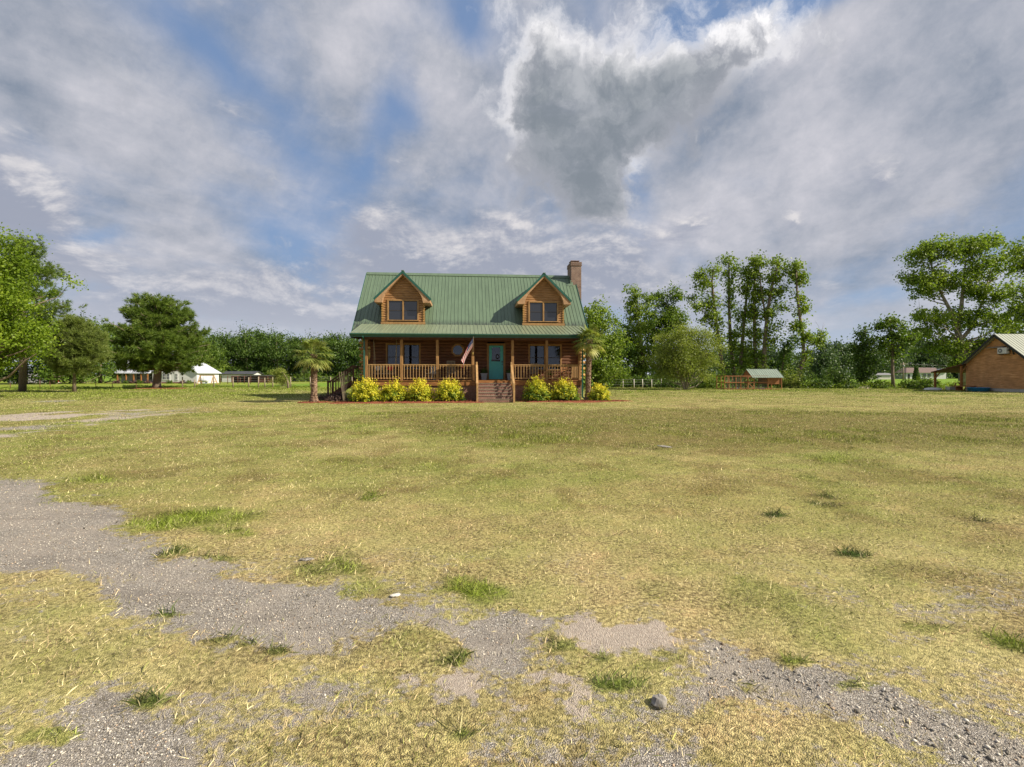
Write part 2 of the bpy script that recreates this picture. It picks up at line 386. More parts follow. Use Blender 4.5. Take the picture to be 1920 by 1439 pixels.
M['paleroof'] = metalroof('pale_metal_roof', (.33, .35, .28), None, .45)
M['cooproof'] = metalroof('coop_roof', (.22, .27, .22), None, .45)
M['brick'] = brickmat('brick', (.19, .085, .055), (.24, .12, .08), (.24, .2, .17))
M['chimbrick'] = brickmat('chimney_brick', (.24, .15, .11), (.17, .10, .075), (.33, .29, .25), bw=.20, bh=.085)
M['stepbrick'] = brickmat('step_brick', (.19, .085, .06), (.26, .13, .09), (.34, .27, .22), bw=.11, bh=.09)
M['teal'] = plain('teal_paint', (.06, .42, .40), .4, .5, .08)
M['black'] = plain('black_metal', (.02, .02, .022), .4, .5)
M['sash'] = plain('dark_sash', (.035, .03, .028), .5, .4)
M['white'] = plain('white_paint', (.58, .58, .57), .5, .4, .05)
M['offwhite'] = plain('off_white', (.55, .52, .47), .7, .3, .12)
M['whitemetal'] = plain('white_metal_roof', (.46, .48, .53), .45, .4, .12)
M['concrete'] = plain('concrete', (.42, .4, .36), .9, .2, .15, nscale=12)
M['greywall'] = plain('grey_wall', (.19, .19, .2), .8, .3, .15)
M['darkroof'] = plain('dark_shingle', (.055, .058, .068), .75, .3, .25, nscale=3)
M['brownroof'] = plain('brown_shingle', (.16, .115, .105), .85, .2, .2, nscale=3)
M['greypot'] = plain('grey_ceramic', (.3, .32, .33), .5, .4, .1)
M['terracotta'] = plain('terracotta', (.52, .17, .07), .8, .2, .1)
M['cushion'] = plain('beige_cushion', (.4, .32, .2), .9, .2, .2)
M['red'] = plain('red_paint', (.5, .02, .02), .5, .4, .25, nscale=4)
M['blue'] = plain('blue_plastic', (.02, .17, .33), .4, .5, .2)
M['rope'] = plain('rope', (.4, .33, .22), .9, .2, .1)
M['brass'] = plain('aged_brass', (.5, .38, .12), .4, .5, .2)
M['curtain'] = plain('curtain', (.24, .25, .28), .9, .1, .25, nscale=14)
M['interior'] = plain('dim_interior', (.03, .028, .025), .95, .1)
M['wire'] = plain('galvanised_wire', (.3, .3, .29), .5, .4)
M['roundrock'] = plain('rock', (.23, .215, .195), .95, .15, .45, nscale=20)
M['bark'] = wood('bark', (.10, .075, .05), (.2, .155, .11), (.31, .26, .2), (5, 5, 1.2), 5, .9)
M['barkpale'] = wood('pale_bark', (.17, .14, .10), (.30, .26, .2), (.42, .38, .31), (3, 3, 1), 3, .9)
M['palmbark'] = wood('palm_fibre', (.10, .06, .035), (.23, .15, .1), (.38, .28, .19), (3, 3, 9), 5, .95)
b_ = NB('window_glass')
gl = b_.n('ShaderNodeBsdfGlossy'); gl.inputs['Roughness'].default_value = .03; gl.inputs[0].default_value = (.85, .9, 1, 1)
tr = b_.n('ShaderNodeBsdfTransparent'); tr.inputs[0].default_value = (.5, .53, .56, 1)
fr = b_.n('ShaderNodeFresnel'); fr.inputs[0].default_value = 1.38
mx = b_.n('ShaderNodeMixShader'); b_.L.new(b_.mr(fr.outputs[0], 0, 1, .03, 1, False), mx.inputs[0]); b_.L.new(tr.outputs[0], mx.inputs[1]); b_.L.new(gl.outputs[0], mx.inputs[2])
M['glass'] = b_.out(mx.outputs[0])
M['darkglass'] = None
b_ = NB('dark_glass'); M['darkglass'] = b_.out(b_.pbr((.02, .022, .028), .08, .9))
M['leaf_maple'] = leafmat('leaf_bright', (0.072, 0.1224, 0.00864), (0.1584, 0.2376, 0.01584), (0.3024, 0.3744, 0.036), .45)
M['leaf_dark'] = leafmat('leaf_dark', (0.0312, 0.0663, 0.01248), (0.0702, 0.1248, 0.02028), (0.1326, 0.195, 0.0312), .35)
M['leaf_mid'] = leafmat('leaf_mid', (0.0432, 0.0864, 0.01152), (0.1008, 0.1656, 0.02016), (0.2016, 0.2592, 0.0396), .4)
M['leaf_olive'] = leafmat('leaf_olive', (0.08736, 0.1223, 0.02184), (0.2009, 0.2446, 0.04368), (0.3494, 0.3756, 0.0961), .4)
M['leaf_yg'] = leafmat('leaf_yellow_green', (0.07344, 0.1224, 0.01632), (0.1714, 0.2448, 0.02856), (0.3101, 0.3754, 0.0612), .4)
M['leaf_far'] = leafmat('leaf_far', (0.041, 0.0738, 0.0328), (0.0779, 0.123, 0.0492), (0.1312, 0.1804, 0.0738), .3)  # blue tint paints distance haze into the leaf colour
M['leaf_gold'] = leafmat('leaf_gold', (0.081, 0.171, 0.018), (0.45, 0.45, 0.027), (0.792, 0.666, 0.063), .3)
M['leaf_purple'] = leafmat('leaf_purple', (.05, .035, .03), (.12, .07, .06), (.21, .13, .11), .2)
M['needle'] = leafmat('pine_needle', (0.051, 0.0935, 0.017), (0.119, 0.1785, 0.0272), (0.2295, 0.2805, 0.051), .35)
M['needle_lt'] = leafmat('pine_needle_light', (0.08, 0.112, 0.028), (0.16, 0.208, 0.044), (0.256, 0.288, 0.08), .35)
M['palmleaf'] = leafmat('palm_leaf', (.07, .10, .02), (.19, .24, .05), (.46, .44, .14), .35)

# ------------------------------------------------------------------ where each ground cover lies (world metres)
def poly_w(pts): return np.array([GP(x, y) for x, y in pts])
def sdf(X, Y, P):                                            # signed distance, positive inside
    d = np.full(X.shape, 1e9); ins = np.zeros(X.shape, bool); n = len(P)
    for i in range(n):
        ax, ay = P[i]; bx, by = P[(i + 1) % n]; ex, ey = bx - ax, by - ay
        t = np.clip(((X - ax) * ex + (Y - ay) * ey) / (ex * ex + ey * ey + 1e-12), 0, 1)
        d = np.minimum(d, (X - ax - t * ex) ** 2 + (Y - ay - t * ey) ** 2)
        c = ((ay > Y) != (by > Y)) & (X < (bx - ax) * (Y - ay) / (by - ay + 1e-12) + ax); ins ^= c
    return np.where(ins, 1, -1) * np.sqrt(d)
GRAVEL = [poly_w(p) for p in (
    [(-700, 880), (0, 897), (100, 899), (125, 918), (175, 945), (230, 962), (265, 990), (300, 1040), (385, 1052), (440, 1072), (520, 1083), (600, 1098), (700, 1102), (735, 1126), (820, 1140), (900, 1150), (1010, 1150), (1060, 1160), (1000, 1200), (985, 1240), (905, 1258), (850, 1248), (820, 1200), (760, 1165), (700, 1172), (650, 1205), (610, 1238), (530, 1228), (440, 1212), (380, 1180), (300, 1178), (290, 1150), (240, 1148), (215, 1112), (190, 1082), (130, 1075), (60, 1078), (0, 1072), (-700, 1080)],
    [(1215, 1340), (1260, 1300), (1285, 1250), (1275, 1215), (1330, 1185), (1380, 1215), (1440, 1245), (1540, 1255), (1650, 1290), (1800, 1330), (1990, 1420), (2300, 1560), (2000, 1600), (1780, 1430), (1640, 1370), (1560, 1345), (1430, 1320), (1330, 1310), (1260, 1345)],
    [(-60, 1439), (60, 1400), (110, 1350), (160, 1300), (230, 1270), (300, 1290), (330, 1330), (320, 1380), (370, 1420), (400, 1500), (300, 1700), (-100, 1700)],
    [(1130, 1440), (1180, 1400), (1260, 1380), (1330, 1400), (1350, 1440), (1330, 1600), (1100, 1600)],
    [(570, 1255), (640, 1260), (660, 1300), (600, 1330), (560, 1300)],
    [(200, 778), (280, 772), (385, 762), (330, 770), (250, 781)], [(-300, 800), (0, 803), (100, 795), (130, 797), (60, 806), (-300, 812)],
    [(60, 752), (150, 750.5), (130, 753.5), (70, 754.5)])]
SAND = [poly_w(p) for p in (
    [(1000, 1165), (1100, 1160), (1200, 1150), (1290, 1160), (1300, 1200), (1270, 1215), (1240, 1260), (1190, 1240), (1110, 1235), (1040, 1205)],
    [(1010, 1260), (1080, 1275), (1130, 1310), (1110, 1350), (1040, 1340), (1000, 1300)], [(750, 1270), (850, 1268), (880, 1300), (800, 1320)],
    [(0, 775), (120, 772), (230, 768), (380, 764), (420, 770), (250, 784), (150, 800), (0, 822), (-400, 850), (-400, 780)])]
# green patches: px, py, half width, half height, strength, darkness(0 bright .. 1 dark weed)
GREEN = [(350, 975, 150, 32, .9, 0), (420, 1000, 60, 14, .8, 0), (190, 898, 34, 9, .8, .1), (640, 1062, 80, 34, .7, .5), (690, 1105, 70, 20, .6, .2), (880, 1108, 70, 26, .95, .1), (1450, 1130, 150, 60, .55, .15),
         (1550, 1190, 120, 40, .45, .2), (1475, 1240, 50, 16, .9, .4), (1895, 1208, 60, 22, 1, .3), (1548, 930, 26, 6, .9, 1), (1545, 945, 34, 5, .7, .9), (1457, 966, 26, 6, 1, 1), (1602, 1040, 42, 11, 1, 1),
         (1843, 978, 20, 6, .8, 1), (716, 930, 24, 7, .9, .3), (330, 1035, 60, 14, .8, .7), (390, 1050, 50, 10, .7, .7), (326, 1147, 34, 7, .9, .9), (290, 1308, 48, 16, .9, .9), (425, 1195, 30, 9, .8, .8), (515, 1222, 34, 10, .8, .9), (455, 1205, 20, 7, .8, .8),
         (830, 1235, 34, 22, .8, .6), (760, 1200, 90, 30, .5, .2), (1040, 1215, 34, 18, .7, .6), (1110, 1235, 26, 18, .7, .8), (1200, 1250, 50, 14, .6, .6), (1150, 1295, 80, 22, .8, .7), (1230, 1230, 60, 20, .5, .5),
         (1600, 1300, 60, 16, .7, .6), (1400, 1290, 30, 14, .6, .5), (950, 1080, 60, 20, .3, 0), (1240, 1110, 60, 25, .4, .2), (1500, 1000, 200, 40, .3, .1), (1700, 1080, 160, 26, .45, .1), (1750, 1185, 70, 14, .6, .2),
         (60, 1150, 160, 60, .35, .2), (100, 1240, 160, 60, .35, .3), (90, 1385, 70, 26, .7, .3), (600, 1390, 200, 50, .3, .3), (880, 1385, 30, 12, .8, .8), (250, 880, 160, 30, .3, 0), (1210, 838, 60, 6, .5, .8), (1090, 893, 60, 14, .3, 0),
         (120, 830, 200, 14, .5, .1), (350, 860, 200, 30, .35, .1), (600, 820, 200, 30, .25, .1), (1300, 790, 400, 22, .4, .25), (1700, 800, 300, 25, .45, .2), (100, 742, 400, 10, .6, 0), (450, 745, 200, 10, .6, 0), (1120, 775, 160, 10, .4, .3), (970, 795, 240, 16, .5, .3)]
BAND = poly_w([(672, 790), (720, 772), (840, 768), (960, 772), (1300, 765), (1650, 772), (2300, 780), (2300, 838), (1500, 842), (1150, 848), (950, 836), (800, 818), (740, 800)])
def fields(X, Y):
    X = np.asarray(X, float); Y = np.asarray(Y, float)
    wx = X + (fbm(X * 2.9, Y * 2.9, 5, 3, .62) - .5) * .62 * np.clip(Y / 4, .6, 4); wy = Y + (fbm(X * 2.9 + 40, Y * 2.9, 5, 5, .62) - .5) * .62 * np.clip(Y / 4, .6, 4)
    n4 = fbm(X * 6, Y * 6, 3, 11)
    gr = np.full(X.shape, -9.0)
    for p in GRAVEL: gr = np.maximum(gr, sdf(wx, wy, p))
    sd = np.full(X.shape, -9.0)
    for p in SAND: sd = np.maximum(sd, sdf(wx, wy, p))
    near = sstep(Y, 6.5, 2.8)                                       # the worn, stony strip nearest the drive
    bare = near * sstep(fbm(X * 1.9 + 3, Y * 2.6, 5, 21, .62), .44, .66)
    ew = .12 + .045 * Y; gravel = np.clip(sstep(gr / ew, -1.0, 1.0), 0, 1)
    gravel = np.maximum(gravel, bare * .50)
    sand = sstep(sd + (fbm(X * 5, Y * 5, 4, 25, .65) - .47) * .45, -.14, .2) * (1 - sstep(gr, -.05, .1))
    sand = np.where(Y > 12, sand * sstep(fbm(X * .8, Y * .5, 4, 23), .36, .62) * .8, sand)
    sand = np.maximum(sand, near * sstep(fbm(X * 2.3 + 8, Y * 3.1, 5, 27, .62), .47, .66) * .42 * (1 - sstep(gr, -.05, .1)))
    green = .34 + .6 * (fbm(X * .35, Y * .35, 4, 31) - .45) + .7 * (fbm(X * 1.6, Y * 1.2, 4, 37) - .48); dk = np.zeros(X.shape)
    green = green - .24 * sstep(Y, 7.5, 3.2) + .06
    for (px, py, rx, ry, a, d) in GREEN:
        c = GP(px, py); r_x = rx / FPX * c[1]; r_y = (G(py - ry) - G(py + ry)) / 2 if py - ry > 706 else 20
        fw = .25 if d > .85 else .7; q = np.hypot((X + (wx - X) * fw - c[0]) / r_x, (Y + (wy - Y) * fw - c[1]) / r_y); k = sstep(q, 1.25, .35) * a
        green = np.maximum(green, k * (.75 + .5 * n4)); dk = np.maximum(dk, d * sstep(q, 1.2, .5) * a)
        gravel = gravel * (1 - .75 * sstep(q, 1.1, .5) * a); sand = sand * (1 - .7 * sstep(q, 1.1, .5) * a)
    band = sstep(sdf(wx, wy, BAND), -.7, .9)
    green = np.clip(green + .35 * sstep(Y, 24, 60) + .18 * band + .10 * sstep(-X, 1, 9) * sstep(Y, 5, 9), 0, 1)
    brown = np.clip(band * .95 + .8 * sstep(fbm(X * 1.3 + 9, Y * .9, 5, 51, .6), .52, .70), 0, 1)
    return gravel, sand, green, dk, brown
STRAW = np.array([.53, .445, .205]); STRAW2 = np.array([.35, .27, .13]); GRN = np.array([.215, .27, .05]); BRT = np.array([.27, .34, .035])
DKG = np.array([.065, .115, .022]); BRN = np.array([.20, .145, .055])
def lawn_col(X, Y, green, dk, brown):
    g = green[:, None]; f = np.array(fbm(X * 2.1, Y * 2.1, 3, 61))[:, None]
    c = STRAW * (1 - f * .45) + STRAW2 * f * .45
    gc = GRN * (1 - sstep(g, .6, 1)) + BRT * sstep(g, .6, 1)
    gc = gc * (1 - dk[:, None]) + DKG * dk[:, None]
    c = c * (1 - g) + gc * g
    c = c * (1 - .6 * brown[:, None]) + BRN * .6 * brown[:, None]
    c = c * 1.07; nr = sstep(Y, 6.5, 3)[:, None] * (1 - g); c = c * (1 - .35 * nr) + np.array([.60, .515, .30]) * .35 * nr
    field = (sstep(Y, 62, 70) * (1 - .75 * sstep(-X, 34, 40) * sstep(Y, 130, 125)))[:, None]
    c = c * (1 - field) + np.array([.20, .33, .035]) * field
    return c
def gheight(X, Y):                                        # small unevenness of the soil, ruts and the worn strip
    X = np.asarray(X, float); Y = np.asarray(Y, float)
    amp = np.clip(Y / 8, .5, 1) * (1 - sstep(Y, 30, 60))
    return (fbm(X * .5, Y * .5, 3, 71) - .5) * .07 * amp + (fbm(X * 4, Y * 4, 4, 72) - .5) * .030 * (1 - sstep(Y, 7, 16))

# ------------------------------------------------------------------ ground sheet
def make_ground():
    tx = np.linspace(-1, 1, 681); xs = 1.05 * np.sinh(tx * 8.6); xs *= 3000 / xs[-1]
    ys = np.concatenate([np.linspace(-60, .7, 14)[:-1], np.geomspace(.7, 70, 500), np.geomspace(72, 4000, 50)])
    X, Y = np.meshgrid(xs, ys); nx = len(xs); ny = len(ys); X = X.ravel(); Y = Y.ravel()
    gv, sd, gn, dk, br = fields(X, Y)
    Z = gheight(X, Y) - .012 * gv
    F = (np.arange(ny - 1)[:, None] * nx + np.arange(nx - 1)[None, :]).ravel()
    F = np.stack([F, F + 1, F + nx + 1, F + nx], 1)
    b = NB('lawn_and_gravel')
    v = b.coord((1, 1, 1)); gva = b.attr('gravel', True); sda = b.attr('sand', True); lc = b.attr('lawn')
    nf = b.noise(v, 38, 6, .7); nm = b.noise(v, 7, 5, .65); nl = b.noise(b.coord((.6, 1, 1)), 1.1, 6, .65)
    # grass thatch
    th = b.mix(b.mr(nf, .34, .70), b.mix(1.0, lc, (.22, .19, .19), 'MULTIPLY'), b.mix(1.0, lc, (1.22, 1.18, 1.12), 'MULTIPLY'))
    th = b.mix(b.mr(nm, .50, .70, 0, .75), th, b.mix(1.0, lc, (.52, .50, .40), 'MULTIPLY'))
    th = b.mix(b.mr(b.noise(v, 3.3, 6, .7), .50, .68, 0, .45), th, b.mix(1.0, lc, (1.05, .88, .86), 'MULTIPLY'))
    th = b.mix(b.mr(nl, .38, .62, 0, .32), th, b.mix(1.0, lc, (.75, .92, .62), 'MULTIPLY'))
    # gravel
    vo = b.n('ShaderNodeTexVoronoi'); b.L.new(v, vo.inputs['Vector']); vo.inputs['Scale'].default_value = 150; vo.inputs['Randomness'].default_value = 1
    sp = b.n('ShaderNodeSeparateColor'); b.L.new(vo.outputs['Color'], sp.inputs[0])
    gc = b.ramp(sp.outputs[0], [(.0, (.12, .108, .09)), (.45, (.325, .295, .248)), (.8, (.50, .46, .395)), (1.0, (.66, .63, .58))])
    gc = b.mix(b.mr(b.noise(v, 1.3, 8, .72), .40, .62, 0, .8), gc, b.mix(nf, (.36, .315, .262), (.50, .445, .375)))
    gc = b.mix(b.mr(b.noise(b.coord((.5, 1.6, 1)), 1.0, 6, .7), .5, .66, 0, .55), gc, (.21, .185, .155))
    gc = b.mix(b.mr(vo.outputs[0], .25, .55, 0, .5), gc, (.12, .105, .1))
    sc_ = b.mix(b.mr(nf, .3, .7), (.34, .285, .235), (.46, .395, .33)); sc_ = b.mix(b.mr(b.noise(v, 55, 3, .7), .62, .70, 0, .75), sc_, (.13, .09, .065))
    soil = b.mix(b.mr(b.math('ADD', sda, b.math('MULTIPLY', b.math('SUBTRACT', nm, .5), .8)), .35, .65), gc, sc_)
    bare = b.math('MAXIMUM', gva, sda)
    k = b.mr(b.math('ADD', bare, b.math('MULTIPLY', b.math('SUBTRACT', b.noise(v, 13, 8, .8), .5), 2.2)), .38, .66)
    c = b.mix(k, th, soil)
    hgt = b.math('ADD', b.math('MULTIPLY', nf, .6), b.math('MULTIPLY', vo.outputs[0], -.5)); hgt = b.math('ADD', hgt, nm)
    m = b.out(b.pbr(c, .95, .12, b.bump(hgt, .7, .03)))
    o = npmesh('ground', np.stack([X, Y, Z], 1), F, m, None, None, {'gravel': gv, 'sand': sd, 'lawn': lawn_col(X, Y, gn, dk, br)}, True)
    tag(o, kind='structure')
make_ground()

# ------------------------------------------------------------------ grass blades on the lawn
def make_grass(N=1250000):
    # density per m2 falls with distance from the drive, blades grow coarser clumps
    u = rng.random(N); e = .42; ya, yb = 1.5, 62.0
    Y = (ya ** e + u * (yb ** e - ya ** e)) ** (1 / e)
    X = (rng.random(N) * 2 - 1) * (Y * 1.10 + 3.6)
    gv, sd, gn, dk, br = fields(X, Y)
    cl = fbm(X * 9, Y * 9, 3, 81); cl2 = fbm(X * 2.6, Y * 2.6, 3, 83)
    dens = np.clip(.35 + 1.3 * (cl - .32) + 1.1 * (cl2 - .45) + .5 * gn, .03, 1)
    bare = np.maximum(gv, sd)
    dens = dens * (1 - np.clip(bare * 1.15 - .10, 0, .992)) * (1 - .35 * sstep(Y, 7, 2.2) * (1 - gn))
    # nothing grows under the house, the steps and beds
    inb = (X > -9.8) & (X < 6.1) & (Y > 27.0 + .08 * (X + 8)) & (Y < 44)
    keep = (rng.random(N) < dens) & ~inb
    X, Y, gn, dk, br, gv = X[keep], Y[keep], gn[keep], dk[keep], br[keep], gv[keep]; n = len(X)
    Z = gheight(X, Y) - .006
    tall = np.clip(sstep(gn, .55, 1.0), 0, 1)
    L = (.022 + .026 * rng.random(n)) * (1 + 1.1 * tall * (1 - dk) + 1.3 * dk) * (1 + .012 * Y)
    L *= np.where(rng.random(n) < .03, 1.6, 1)
    wd = (.0012 + .00062 * Y ** .95) * (.7 + .6 * rng.random(n)) * (1 + .5 * dk)
    az = rng.random(n) * 2 * np.pi; lean = np.radians(np.clip(rng.normal(58, 18, n) - 22 * tall, 8, 86))
    d = np.stack([np.cos(az) * np.sin(lean), np.sin(az) * np.sin(lean), np.cos(lean)], 1)
    sa = az + np.pi / 2 + rng.normal(0, .5, n)
    s = np.stack([np.cos(sa), np.sin(sa), rng.normal(0, .25, n)], 1)
    base = np.stack([X, Y, Z], 1)
    mid = base + d * (L * .55)[:, None]; d2 = d.copy(); d2[:, 2] -= .35 * rng.random(n); tip = mid + d2 * (L * .5)[:, None]
    V = np.stack([base - s * (wd / 2)[:, None], base + s * (wd / 2)[:, None], mid + s * (wd * .42)[:, None], tip], 1).reshape(-1, 3)
    F = np.arange(4 * n).reshape(n, 4)
    col = lawn_col(X, Y, gn, dk, br)
    r = rng.random(n)[:, None]; ps = (rng.random(n) > (.12 + .85 * gn))[:, None]          # dead blade or live one
    straw = np.array([.66, .565, .34]); live = np.where(dk[:, None] > .4, DKG * 1.15, np.array([.20, .27, .04]))
    col = col * .38 + .62 * np.where(ps, straw, live)
    col = col * (.40 + 1.3 * r ** 1.3); col[rng.random(n) < .12] *= .4
    ck = fbm(X * 10, Y * 9, 4, 87, .65)[:, None]; c2 = vnoise(X * 34, Y * 24, 95)[:, None]; col = col * (1 - .45 * sstep(ck, .53, .64)) * (1 + .22 * sstep(ck, .46, .3)) * (.62 + .76 * c2)
    pk = fbm(X * 3.1 + 5, Y * 3.1, 4, 89, .6)[:, None]; col = col * (1 - sstep(pk, .5, .66) * (1 - gn[:, None]) * np.array([-.02, .12, .10]))
    b = NB('grass_blade'); c = b.attr('col'); t = b.n('ShaderNodeBsdfTranslucent'); b.L.new(c, t.inputs[0])
    mxx = b.n('ShaderNodeMixShader'); mxx.inputs[0].default_value = .3; b.L.new(b.pbr(c, .75, .2), mxx.inputs[1]); b.L.new(t.outputs[0], mxx.inputs[2])
    o = npmesh('grass', V, F, b.out(mxx.outputs[0]), None, {'col': col})
    tag(o, 'short dry straw and green lawn grass around the drive and house', 'grass', kind='stuff')
make_grass()

# ------------------------------------------------------------------ loose stones on the gravel
def make_gravel(N=230000):
    u = rng.random(N); e = .35; ya, yb = 1.5, 16.0
    Y = (ya ** e + u * (yb ** e - ya ** e)) ** (1 / e); X = (rng.random(N) * 2 - 1) * (Y * 1.1 + 1)
    gv, sd, gn, dk, br = fields(X, Y)
    pr = np.clip(gv * (.35 + .9 * fbm(X * 5, Y * 5, 3, 91)) + .06 * sd + .012, 0, 1)
    k = rng.random(N) < pr; X, Y = X[k], Y[k]; n = len(X)
    near = sstep(Y, 5, 2.4) * (.35 + .65 * sstep(X, .3, 1.2))
    s = (.0021 + .0030 * rng.random(n) ** 2.2 + .007 * near * rng.random(n) ** 6) * (1 + .09 * Y)
    s = np.where(rng.random(n) < .008, s * 1.8, s)
    oc = np.array([[1, 0, 0], [-1, 0, 0], [0, 1, 0], [0, -1, 0], [0, 0, 1], [0, 0, -1]], float)
    fs = np.array([[0, 2, 4], [2, 1, 4], [1, 3, 4], [3, 0, 4], [2, 0, 5], [1, 2, 5], [3, 1, 5], [0, 3, 5]])
    a = rng.random(n) * 6.28; ca, sa = np.cos(a), np.sin(a)
    V = oc[None] * (.55 + .75 * rng.random((n, 6, 1))) + rng.normal(0, .18, (n, 6, 3)); V *= s[:, None, None]; V[:, :, 2] *= .75
    x = V[:, :, 0] * ca[:, None] - V[:, :, 1] * sa[:, None]; y = V[:, :, 0] * sa[:, None] + V[:, :, 1] * ca[:, None]
    z = V[:, :, 2] + (gheight(X, Y) - .012 + s * .35)[:, None]
    V = np.stack([x + X[:, None], y + Y[:, None], z], 2).reshape(-1, 3)
    F = (fs[None] + (np.arange(n) * 6)[:, None, None]).reshape(-1, 3)
    g = rng.random(n) ** 1.35; c = np.array([.145, .131, .108])[None] + g[:, None] * np.array([.54, .50, .43])[None]
    c[rng.random(n) < .12] *= np.array([1.1, .9, .75]); c[(s > .009) & (rng.random(n) < .55)] *= .5
    b = NB('stone'); o = npmesh('gravel', V, F, b.out(b.pbr(b.attr('col'), .85, .25)), None, {'col': np.repeat(c, 8, 0)})
    tag(o, 'loose grey crushed stones scattered on the worn gravel drive', 'gravel', kind='stuff')
make_gravel()
def rock(name, px, py, sx, sy, sz, label, mat, cat, sd=1):
    r = random.Random(sd); p = GP(px, py); mb = MB(); n = 12; rings = []
    for i, (f, zz) in enumerate(((.86, -.25), (1.0, .25), (.9, .7), (.55, .97), (.0, 1.0))):
        rings.append([(math.cos(2 * math.pi * k / n) * sx * f * (1 + r.uniform(-.16, .16)), math.sin(2 * math.pi * k / n) * sy * f * (1 + r.uniform(-.16, .16)), sz * (zz + r.uniform(-.08, .08))) for k in range(n)])
    vs = [q for rg in rings for q in rg]; fs = [(i * n + k, i * n + (k + 1) % n, (i + 1) * n + (k + 1) % n, (i + 1) * n + k) for i in range(4) for k in range(n)]
    mb.add(vs, fs); o = mb.build(name, mat); o.location = (p[0], p[1], float(gheight(p[0], p[1]))); o.rotation_euler = (0, 0, r.random() * 3)
    return tag(o, label, cat)
rock('asphalt_chunk', 1236, 1318, .042, .035, .03, 'rounded grey asphalt chunk broken off at the tip of the rubble strip', M['roundrock'], 'rock', 3)
rock('pale_stone', 741, 1120, .036, .018, .010, 'flat pale stone at the far edge of the gravel drive', M['offwhite'], 'stone', 5)
rock('grey_stone', 575, 1050, .06, .03, .012, 'flat grey stone half sunk in the lawn above the drive', M['roundrock'], 'stone', 7)
rock('grey_stone', 1246, 838, .2, .1, .02, 'low flat stone lying in the middle of the lawn', M['roundrock'], 'stone', 9)

# ================================================================== vegetation builders
def unit(v): return v / (np.linalg.norm(v, axis=-1, keepdims=True) + 1e-9)
def leaf_quads(r, C, bias, L, Wd, k=.9, up=.35):
    """one small folded diamond leaf at each centre; normals lean along bias"""
    n = len(C); nr = unit(unit(bias) * k + r.normal(0, .75, (n, 3)) + np.array([0, 0, up]))
    a = unit(np.cross(nr, r.normal(0, 1, (n, 3)))); b = np.cross(nr, a)
    l = (L * (.6 + .8 * r.random(n)))[:, None]; w = (Wd * (.6 + .8 * r.random(n)))[:, None]
    V = np.stack([C - a * l / 2, C - b * w / 2 + nr * w * .12, C + a * l / 2, C + b * w / 2 + nr * w * .12], 1).reshape(-1, 3)
    return V, np.arange(4 * n).reshape(n, 4), r.random(n)
def broad_tree(label, loc, trunk, lobes, leaf=(.16, .12), per=90, cr=.55, mat='leaf_mid', bark='bark', seed=1, limb=.07, name='tree', cat='tree', group=None, limbs=.6, vbias=0.0, flat=.75, stems=None, rz=0.0):
    r = np.random.default_rng(seed); t = thing(name, label, cat, loc, rz, group)
    cs = []; 
    for (x, y, z, rx, ry, rz_, n) in lobes:
        cs.append(np.array([x, y, z]) + np.clip(r.normal(0, .47, (n, 3)), -.98, .98) * np.array([rx, ry, rz_]))
    cs = np.vstack(cs); nc = len(cs)
    mb = MB(); paths = [trunk] + (stems or [])
    for p in paths: mb.tube([q[:3] for q in p], [q[3] for q in p], 10)
    allp = []                                                   # points along trunk and stems that limbs can leave from
    for p in paths:
        for a, b in zip(p[:-1], p[1:]):
            for s in np.linspace(0, 1, 7)[:-1]: allp.append([a[i] + (b[i] - a[i]) * s for i in range(4)])
        allp.append(list(p[-1]))
    allp = np.array(allp)
    for i in range(nc):
        if r.random() > limbs: continue
        c = cs[i]; d = allp[:, :3] - c; hd = np.hypot(d[:, 0], d[:, 1]); sc_ = hd + np.abs(d[:, 2] + .55 * hd) * 1.2 + np.where(d[:, 2] > 0, 4, 0)
        j = int(np.argmin(sc_)); a = allp[j]; p0 = a[:3]; L = np.linalg.norm(c - p0)
        r0 = min(a[3] * .55, limb * (.35 + L / 5)); m = p0 + (c - p0) * .5 + np.array([0, 0, -.08 * L]) + r.normal(0, .05 * L, 3)
        mb.tube([p0, p0 + (m - p0) * .55 + r.normal(0, .02 * L, 3), m, m + (c - m) * .6 + r.normal(0, .03 * L, 3), c], [r0, r0 * .8, r0 * .55, r0 * .32, r0 * .12], 5, caps=False)
    mb.build('trunk', M[bark], t)
    n = nc * per; ci = np.repeat(np.arange(nc), per)
    crs = cr * (.6 + .8 * r.random(nc)); off = r.normal(0, .56, (n, 3)) * crs[ci][:, None] * np.array([1.15, 1.15, flat]); d = unit(off)
    off = off + unit(np.stack([r.normal(0, 1, nc), r.normal(0, 1, nc), np.abs(r.normal(.3, .8, nc))], 1))[ci] * (r.normal(0, .55, n) * crs[ci])[:, None]; C = cs[ci] + off
    V, F, rv = leaf_quads(r, C, d, leaf[0], leaf[1])
    var = np.clip(.5 + vbias + .34 * (r.random(nc) - .5)[ci] * 2 * .7 + .5 * (rv - .5), 0, 1)
    npmesh('crown', V, F, M[mat], t, {'var': var})
    return t
def needles(r, C, D, L, w, m, spread=.8):
    """m thin needles fanning from each tuft centre about direction D"""
    T = len(C); d = unit(D[:, None, :] + r.normal(0, spread, (T, m, 3)) + np.array([0, 0, .25])); l = L * (.65 + .7 * r.random((T, m, 1)))
    s = unit(np.cross(d, r.normal(0, 1, (T, m, 3)))) * w; b = C[:, None, :] + r.normal(0, .04, (T, m, 3))
    V = np.stack([b - s, b + s, b + d * l], 2).reshape(-1, 3); n = T * m
    var = np.clip(.45 + .45 * (r.random(T) - .5).repeat(m) + .4 * (r.random(n) - .5), 0, 1)
    return V, np.arange(3 * n).reshape(n, 3), var
